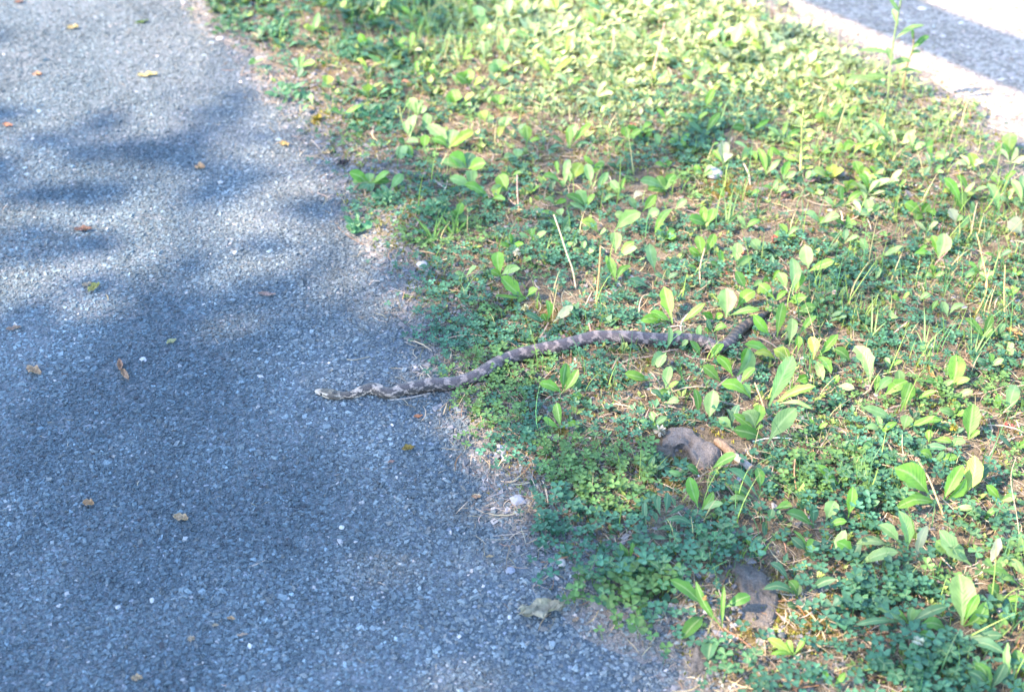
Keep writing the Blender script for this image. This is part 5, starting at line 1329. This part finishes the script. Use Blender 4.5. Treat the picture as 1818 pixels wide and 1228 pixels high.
for a_ in [
    (751, 473, 21, 13, (.56, .54, .56), 'smooth white oval pebble on brown soil at the path edge', .35, 1),
    (889, 801, 20, 22, (.52, .51, .54), 'angular pale grey stone chip lying in clover at the asphalt edge', -.2, 2, .35, 'stone_chip', True),
    (1266, 311, 30, 18, (.70, .64, .62), 'white stone lying among the far weeds', .3, 3, .6),
    (997, 1000, 16, 13, (.74, .66, .58), 'cream round pebble in clover at the asphalt edge', .1, 4, .6),
    (607, 937, 10, 6, (.70, .68, .66), 'small white pebble alone on the dark asphalt', .1, 5, .6),
    (1388, 1129, 16, 10, (.10, .12, .12), 'dark shiny pebble beside the flat mossy stone', -.5, 6, .6),
    (1384, 1120, 7, 5, (.68, .50, .44), 'tiny pink pebble on the flat mossy stone edge', 0, 7, .6),
    (1779, 1090, 15, 15, (.52, .53, .58), 'bluish white pebble in soil beside the large pale leaf', .3, 8, .6, 'pebble', True),
    (920, 890, 22, 15, (.36, .37, .42), 'blue-grey stone at the asphalt edge above the cream pebble', .3, 9, .45, 'stone_chip', True),
    (905, 1013, 15, 9, (.40, .41, .46), 'blue-grey stone on the asphalt beside the cream pebble', .2, 10, .5, 'stone_chip', True),
    (1006, 831, 15, 7, (.66, .54, .42), 'tan flat stone chip in the clover below the two-leaved lime weed', .2, 11, .4),
    (935, 1084, 17, 6, (.66, .56, .53), 'pinkish white chip touching the big curled leaf', .1, 12, .5),
    (905, 1096, 8, 7, (.66, .66, .68), 'white chip on the asphalt beside the big curled leaf', 0, 13, .6),
    (1308, 626, 10, 5, (.72, .66, .62), 'white chip under the bend of the snake', 0, 14, .5),
    (392, 325, 10, 6, (.6, .58, .58), 'pale chip on the asphalt far from the verge', 0, 15, .5),
    (255, 640, 10, 9, (.60, .60, .64), 'white chip on the asphalt beyond the curled brown leaf', .5, 16, .5, 'pebble', True),
    (119, 1055, 10, 7, (.5, .5, .52), 'pale chip on the dark asphalt near the corner', .2, 17, .5),
    (270, 1066, 8, 8, (.62, .62, .62), 'white chip on the darkest asphalt below the tan leaf', .2, 18, .5),
    (210, 1078, 10, 6, (.56, .57, .58), 'flat pale chip on the darkest asphalt', .2, 19, .5),
    (1165, 860, 8, 5, (.60, .50, .44), 'small pinkish chip in soil below the rough grey stone', .2, 20, .5),
    (392, 70, 14, 7, (.70, .66, .62), 'white pebble at the far path edge beside the feathery clump', 0, 21, .5),
    (698, 197, 10, 8, (.74, .62, .52), 'cream pebble in the far weeds', 0, 22, .6),
    ]: pebble(*a_)

# ---------------------------------------------------------------- fallen leaves
def fallen(u_, v_, L, W, ang, color, label, curl=.35, lobes=0, name='fallen_leaf', lift=.003):
    """a dead leaf lying at (u, v): L x W photo pixels, ang = heading in the photo (degrees)"""
    k = mm(u_, v_); O = gp(u_, v_); nr, nc = 13, 7
    a_ = math.radians(ang); g0 = gp(u_ - .5 * L * math.cos(a_), v_ + .5 * L * math.sin(a_)); g1 = gp(u_ + .5 * L * math.cos(a_), v_ - .5 * L * math.sin(a_))
    d = (g1 - g0); Lm = np.linalg.norm(d[:2]); d = d / Lm; s_ = np.array([-d[1], d[0], 0]); sq = .62 + .38 * abs(s_[0]); Wm = W * k / sq * .9
    sd = R.uniform(0, 50); V, T, U = [], [], []
    for i_ in range(nr):
        t = i_ / (nr - 1); w = math.sin(math.pi * min(1, t * .93 + .05)) ** .75
        if lobes: w *= .62 + .38 * abs(math.sin(t * math.pi * lobes + .6))
        for j in range(nc):
            q = 2 * j / (nc - 1) - 1
            x = (t - .5) * Lm + .05 * Lm * math.sin(sd + 5 * q); y = q * w * Wm * .5 * (1 + .12 * math.sin(sd + 17 * t + 5 * q))
            z = lift + curl * Wm * .5 * q * q * w + .10 * Wm * math.sin(sd + 8 * t + 3 * q) + .08 * Wm * math.sin(2 * sd + 15 * t - 6 * q) + curl * .25 * Lm * (2 * t - 1) ** 2 * .5
            p = O + d * x + s_ * y; V.append([p[0] - O[0], p[1] - O[1], max(.0015, z) + .1 * Wm])
            U.append([.5 + .5 * q, t])
    for i_ in range(nr - 1):
        for j in range(nc - 1):
            b_ = i_ * nc + j; T.append([b_, b_ + 1, b_ + nc + 1, b_ + nc])
    o = obj(name, mesh_np(name, np.array(V), np.array(T), M['dead_leaf'], smooth=False, uv=np.array(U)), loc=O, color=tuple(q * .68 for q in color))
    tag(o, label, 'leaf'); return o
for a_ in [
    (962, 1088, 82, 34, 12, (.36, .325, .235), 'large curled olive-grey dead leaf on the asphalt near the clover', .45, 3),
    (168, 515, 24, 15, 35, (.38, .36, .13), 'yellow-green curled leaf on the asphalt with a tan scrap beside it', .8),
    (155, 508, 18, 9, 10, (.46, .36, .26), 'tan leaf scrap touching the yellow-green curled leaf', .3),
    (214, 653, 20, 11, 100, (.34, .20, .14), 'curled reddish-brown leaf on the asphalt, upper half of a broken pair', .9),
    (222, 668, 24, 11, 125, (.40, .26, .17), 'tan-brown curled leaf piece below the reddish-brown curled one', .6),
    (61, 662, 28, 16, -20, (.42, .29, .19), 'tan leaf with a thin tail lying on the asphalt near the photo edge', .5),
    (305, 609, 18, 11, 20, (.40, .40, .22), 'small pale yellow-green leaf scrap on the open asphalt', .3),
    (148, 411, 32, 10, 5, (.24, .14, .11), 'dark reddish-brown leaf on the shaded asphalt', .6),
    (322, 923, 26, 14, -12, (.44, .33, .22), 'tan crumpled leaf on the dark asphalt', .5),
    (158, 897, 20, 12, -10, (.42, .27, .16), 'orange-brown crumpled leaf on the dark asphalt', .6),
    (244, 1207, 20, 11, 10, (.44, .33, .22), 'tan leaf scrap at the bottom of the dark asphalt', .5),
    (340, 1137, 12, 9, 0, (.46, .37, .28), 'small tan crumb on the dark asphalt', .3),
    (411, 1100, 15, 6, -10, (.42, .29, .18), 'narrow tan scrap on the dark asphalt', .3),
    (430, 1129, 20, 5, 8, (.42, .32, .25), 'pinkish sliver on the dark asphalt', .2),
    (383, 1112, 13, 5, 10, (.40, .33, .24), 'pale straw-coloured scrap beside the narrow tan one', .2),
    (25, 586, 26, 9, 10, (.34, .24, .19), 'brown leaf at the photo edge on the asphalt', .4),
    (356, 300, 18, 12, 0, (.50, .33, .20), 'orange-tan round leaf on the partly sunlit asphalt', .4),
    (505, 259, 15, 12, -20, (.54, .38, .15), 'yellow-orange leaf on the asphalt near the verge', .3),
    (583, 273, 22, 12, 15, (.56, .42, .24), 'pale tan lobed leaf at the path edge', .3, 3),
    (262, 136, 36, 10, 5, (.56, .46, .22), 'pale yellow leaf lying on sunlit asphalt', .3),
    (67, 135, 16, 9, 5, (.52, .30, .18), 'orange leaf on sunlit asphalt', .4),
    (130, 52, 20, 10, 5, (.56, .45, .22), 'yellowish leaf at the far end of the asphalt', .4),
    (14, 225, 16, 9, -10, (.50, .25, .16), 'red-orange leaf at the photo edge on the asphalt', .3),
    (252, 42, 24, 9, 15, (.12, .19, .06), 'green leaf lying on the far asphalt', .3),
    (34, 6, 16, 8, 5, (.30, .16, .12), 'brown leaf at the top of the asphalt', .3),
    (474, 525, 30, 8, -5, (.36, .25, .22), 'dull pinkish scrap on the asphalt above the snake', .2),
    (725, 799, 22, 12, 15, (.32, .22, .06), 'yellow-brown crumpled leaf on the asphalt below the snake', .5),
    (742, 742, 16, 7, 5, (.50, .22, .12), 'orange-red scrap on the asphalt just below the snake', .3),
    (955, 471, 17, 14, -20, (.50, .34, .24), 'tan dead leaf in clover beside the two-tone flower', .3),
    (1377, 426, 22, 13, 60, (.52, .16, .13), 'bright red leaf standing in the weeds', .5),
    (1441, 324, 27, 16, 10, (.36, .25, .26), 'mauve dead leaf in the sunlit weeds', .5),
    (1395, 351, 30, 12, 20, (.36, .20, .19), 'dull red curled leaf beside the mauve one', .9),
    (1799, 594, 30, 14, -25, (.50, .30, .14), 'curled orange-brown leaf near the grass at the photo edge', .7, 3),
    (1537, 690, 22, 18, 120, (.34, .26, .25), 'pinkish dead leaf under the long pale leaf', .4),
    (1653, 668, 34, 10, -60, (.28, .21, .08), 'brown-edged dying leaf beside the dark twig', .5),
    (1462, 1081, 52, 16, -5, (.30, .27, .16), 'withered brown-green leaf lying on moss below the stones', .4),
    (1655, 1153, 26, 9, 60, (.48, .35, .20), 'tan shrivelled leaf behind the spent clover flower', .5),
    (1784, 757, 8, 8, 0, (.50, .10, .09), 'red leaflet in the clover near the dry patch', .4),
    (1797, 761, 9, 8, 0, (.50, .11, .10), 'red leaflet lower beside another red one', .4),
    (1316, 452, 10, 9, 0, (.48, .20, .14), 'small red leaf among the weeds behind the snake', .4),
    (1286, 489, 12, 8, -20, (.48, .16, .12), 'tiny red leaf beside the bent tan stalk', .4),
    (1300, 470, 14, 8, -30, (.48, .18, .14), 'little red leaf above the tiny red one', .4),
    (1762, 424, 8, 9, 0, (.50, .13, .08), 'small red leaf beside the bowed yellow stalk', .3),
    (1596, 334, 26, 14, 0, (.46, .28, .18), 'orange-brown dead leaf in the bright far weeds', .5),
    (1572, 430, 22, 16, 30, (.22, .11, .08), 'dark brown dead leaf under a grey-green leaf', .5),
    (1122, 228, 14, 14, 0, (.46, .22, .15), 'rusty leaf in the far weeds', .4),
    (716, 148, 22, 8, -10, (.46, .24, .18), 'rust-coloured leaf on bare far soil', .3),
    (845, 162, 40, 14, 5, (.32, .24, .26), 'mauve bark scrap on the far verge', .4),
    (610, 293, 26, 12, 30, (.05, .045, .05), 'dark rotting leaf at the path edge under the dark twig', .5),
    (994, 601, 20, 12, -15, (.38, .27, .27), 'mauve dead leaf on moss just above the snake', .2),
    (1694, 722, 17, 17, 0, (.15, .17, .04), 'round olive leaf in clover beside the dark twig', .3),
    (1348, 690, 8, 8, 0, (.6, .5, .4), 'cream scrap beside the orange pencil-like stalk', .2),
    (695, 822, 12, 6, 10, (.40, .24, .2), 'small reddish scrap on the asphalt edge', .2),
    (845, 885, 16, 7, -5, (.46, .3, .2), 'orange twisted scrap at the asphalt edge below the stone chip', .4),
    (1022, 1103, 14, 8, 30, (.45, .32, .22), 'tan split scrap beside the big curled leaf', .5),
    (870, 990, 14, 5, 5, (.40, .32, .2), 'pale straw scrap on open asphalt', .2),
    ]: fallen(*a_)

# ---------------------------------------------------------------- flowers
def clover_flower(u_, v_, r_px, h, color, label, spent=False):
    O = gp(u_, v_ + 10); k = mm(u_, v_); rr = r_px * k; o = empty('clover_flower', O); tag(o, label, 'flower')
    g = gp(u_, v_); c = at(u_, v_, float(gz(g[0], g[1])) + h) - O
    obj('stem', stem_mesh([O, O + c * .5 + [.001, 0, 0], O + c], [.0011, .001], O, 5), o, color=(.2, .25, .08))
    V, T = [], []
    for q in range(46):
        z = R.uniform(-.55 if not spent else -.9, 1 if not spent else .25); a_ = R.uniform(0, 6.28); s_ = math.sqrt(max(0, 1 - z * z)); d = np.array([s_ * math.cos(a_), s_ * math.sin(a_), z])
        e_ = np.cross(d, [.2, .3, .9]); e_ /= np.linalg.norm(e_) + 1e-9; f_ = np.cross(d, e_); i0 = len(V); w = rr * .2
        V += [c + d * rr * .2 - e_ * w * .5, c + d * rr * .2 + e_ * w * .5, c + d * rr * .75 + e_ * w + f_ * w * .4, c + d * rr * 1.05, c + d * rr * .75 - e_ * w + f_ * w * .4]
        T += [[i0, i0 + 1, i0 + 2], [i0, i0 + 2, i0 + 4], [i0 + 4, i0 + 2, i0 + 3]]
    obj('flower_head', mesh_np('flower_head', np.array(V), np.array(T), M['dead_leaf']), o, color=tuple(q * .62 for q in color))
clover_flower(918, 448, 8, .03, (.72, .68, .56), 'round white clover flower in the dense clover')
clover_flower(932, 546, 7, .018, (.55, .56, .34), 'greenish white clover flower beside the mauve soil')
clover_flower(1630, 1137, 11, .03, (.58, .60, .42), 'spent greenish clover flower beside the big pale leaf', True)
clover_flower(1171, 764, 12, .012, (.66, .60, .50), 'cream withered clover flower against the rough grey stone')
clover_flower(1481, 519, 4.5, .05, (.66, .52, .50), 'tiny pinkish flower bud above the feathery herb clump')
clover_flower(1693, 759, 8, .015, (.58, .50, .09), 'small yellow flower among broad leaves beside the dark twig')
clover_flower(562, 212, 12, .008, (.42, .34, .05), 'yellow moss-like tuft on bare soil at the path edge')
clover_flower(1252, 1061, 5, .035, (.55, .36, .15), 'orange-brown bud in the plant beside the flat mossy stone')

# ---------------------------------------------------------------- large single clover sprigs of the near carpet
LFV, LFT = leaflet(np.random.default_rng(1))
def sprig(u_, v_, size, h, label, group):
    O = gp(u_, v_); o = empty('clover_sprig', O); tag(o, label, 'clover', group)
    top = np.array([R.gauss(0, .006), R.gauss(0, .006), h]); a0 = R.uniform(0, 6.28); col = jit((.055, .15, .065), .25)
    obj('stem', stem_mesh([O, O + top * [.3, .3, .6], O + top], [.0008, .0006], O, 4, n_=5), o, color=(.12, .2, .07))
    tl = R.uniform(0, .35); td = R.uniform(0, 6.28)
    for j in range(3):
        l_ = obj('leaflet', LEAFLET, o, loc=top, color=col)
        l_.scale = [size * R.uniform(.92, 1.08)] * 3
        rot = Matrix.Rotation(tl, 4, Vector((math.cos(td), math.sin(td), 0))) @ Matrix.Rotation(a0 + j * 2.094 + R.gauss(0, .1), 4, 'Z') @ Matrix.Rotation(R.uniform(-.35, .1), 4, 'Y')
        l_.rotation_euler = rot.to_euler()
LUV = np.stack([.5 + LFV[:, 1], LFV[:, 0]], -1)
LEAFLET = mesh_np('leaflet', LFV, LFT, M['leaf'], smooth=True, uv=LUV)
for (cx_, cy_, rx, ry, n_, lb) in [(1120, 1040, 95, 26, 26, 'clover sprig in the dark patch between the asphalt and the flat mossy stone'),
                                    (1640, 1195, 95, 34, 26, 'clover sprig in the shaded patch below the big pale leaf'),
                                    (1560, 1060, 70, 36, 20, 'clover sprig above the small pale-leaved plant at the bottom'),
                                    (1740, 960, 70, 60, 22, 'clover sprig in the sunny carpet at the photo edge'),
                                    (1580, 860, 60, 50, 20, 'clover sprig beside the purple-based rosette'),
                                    (1280, 1190, 60, 30, 10, 'scattered clover sprig on stony soil at the bottom'),
                                    (1255, 965, 60, 45, 20, 'clover sprig in the patch just above the flat mossy stone'),
                                    (1480, 870, 60, 40, 16, 'clover sprig around the short reddish upright stalk')]:
    for q in range(n_):
        a_ = R.uniform(0, 6.28); r_ = math.sqrt(R.random())
        sprig(cx_ + rx * r_ * math.cos(a_), cy_ + ry * r_ * math.sin(a_), R.uniform(.0085, .0125), R.uniform(.014, .03), lb, lb.replace('clover sprig', 'clover sprigs'))

# ---------------------------------------------------------------- labels for the weeds: what they look like and what they stand by
MARKS = [('the snake head', 575, 696), ('the bend of the snake', 1280, 615), ('the snake tail', 1335, 572), ('the rough grey stone', 1220, 800), ('the sawn branch piece', 1300, 806),
         ('the flat mossy stone', 1345, 1065), ('the white oval pebble', 751, 473), ('the white stone', 1266, 311), ('the spent clover flower', 1630, 1137), ('the round white clover flower', 918, 448),
         ('the bright red leaf', 1377, 426), ('the mauve dead leaf', 1441, 324), ('the tallest weed', 1575, 186), ('the bowed yellow stalk', 1745, 470), ('the orange pencil-like stalk', 1350, 705),
         ('the small yellow flower', 1693, 759), ('the leaning tan flower stalk', 1655, 870), ('the long grey stick', 1535, 790), ('the spreading grass tuft', 769, 430), ('the yellow moss tuft', 562, 212),
         ('the lime grass tuft', 1350, 990), ('the curled orange-brown leaf', 1799, 594), ('the fuzzy orange-brown stalk', 1062, 490), ('the thin upright pinkish stalk', 920, 340),
         ('the pinkish stalk on the snake', 1050, 592), ('the tall pinkish far stalk', 1168, 100), ('the short pale far stick', 1095, 33), ('the mauve bark scrap', 845, 162),
         ('the rusty far leaf', 1122, 228), ('the cream pebble', 997, 1000), ('the bluish white pebble', 1779, 1090), ('the orange-brown dead far leaf', 1596, 334), ('the dark twig', 1680, 710),
         ('the big curled leaf', 962, 1088), ('the short rust bark strip', 1582, 1123), ('the grey shadow band', 1660, 60), ('the blue-green shaded patch', 745, 22), ('the feathery herb clump', 1470, 545),
         ('the upright saw-leaved weed', 1423, 250), ('the withered brown-green leaf', 1462, 1081), ('the dark brown dead leaf', 1572, 430), ('the short reddish stalk', 1413, 840)]
ORD = ['first', 'second', 'third', 'fourth', 'fifth', 'sixth', 'seventh', 'eighth', 'ninth', 'tenth', 'eleventh', 'twelfth', 'thirteenth', 'fourteenth', 'fifteenth', 'sixteenth']
NUM = {1: 'single-leaved', 2: 'two-leaved', 3: 'three-leaved', 4: 'four-leaved', 5: 'five-leaved', 6: 'six-leaved', 7: 'seven-leaved', 8: 'eight-leaved'}
pu = np.array([q[1] for q in PLANTS]); pv = np.array([q[2] for q in PLANTS])
ranks = np.stack([np.argsort(np.argsort(np.hypot(pu - a_, pv - b_))) for _, a_, b_ in MARKS], 1)
dist = np.stack([np.hypot(pu - a_, pv - b_) for _, a_, b_ in MARKS], 1)
for i_, (o, u_, v_, code, n_) in enumerate(PLANTS):
    j = int(np.argmin(ranks[i_] + dist[i_] * .01)); r_ = int(ranks[i_, j])
    tag(o, f'{NUM[n_]} {CN[code]} weed, {ORD[min(r_, 15)]} plant out from {MARKS[j][0]}', 'plant', 'broad-leaved weeds in the verge')
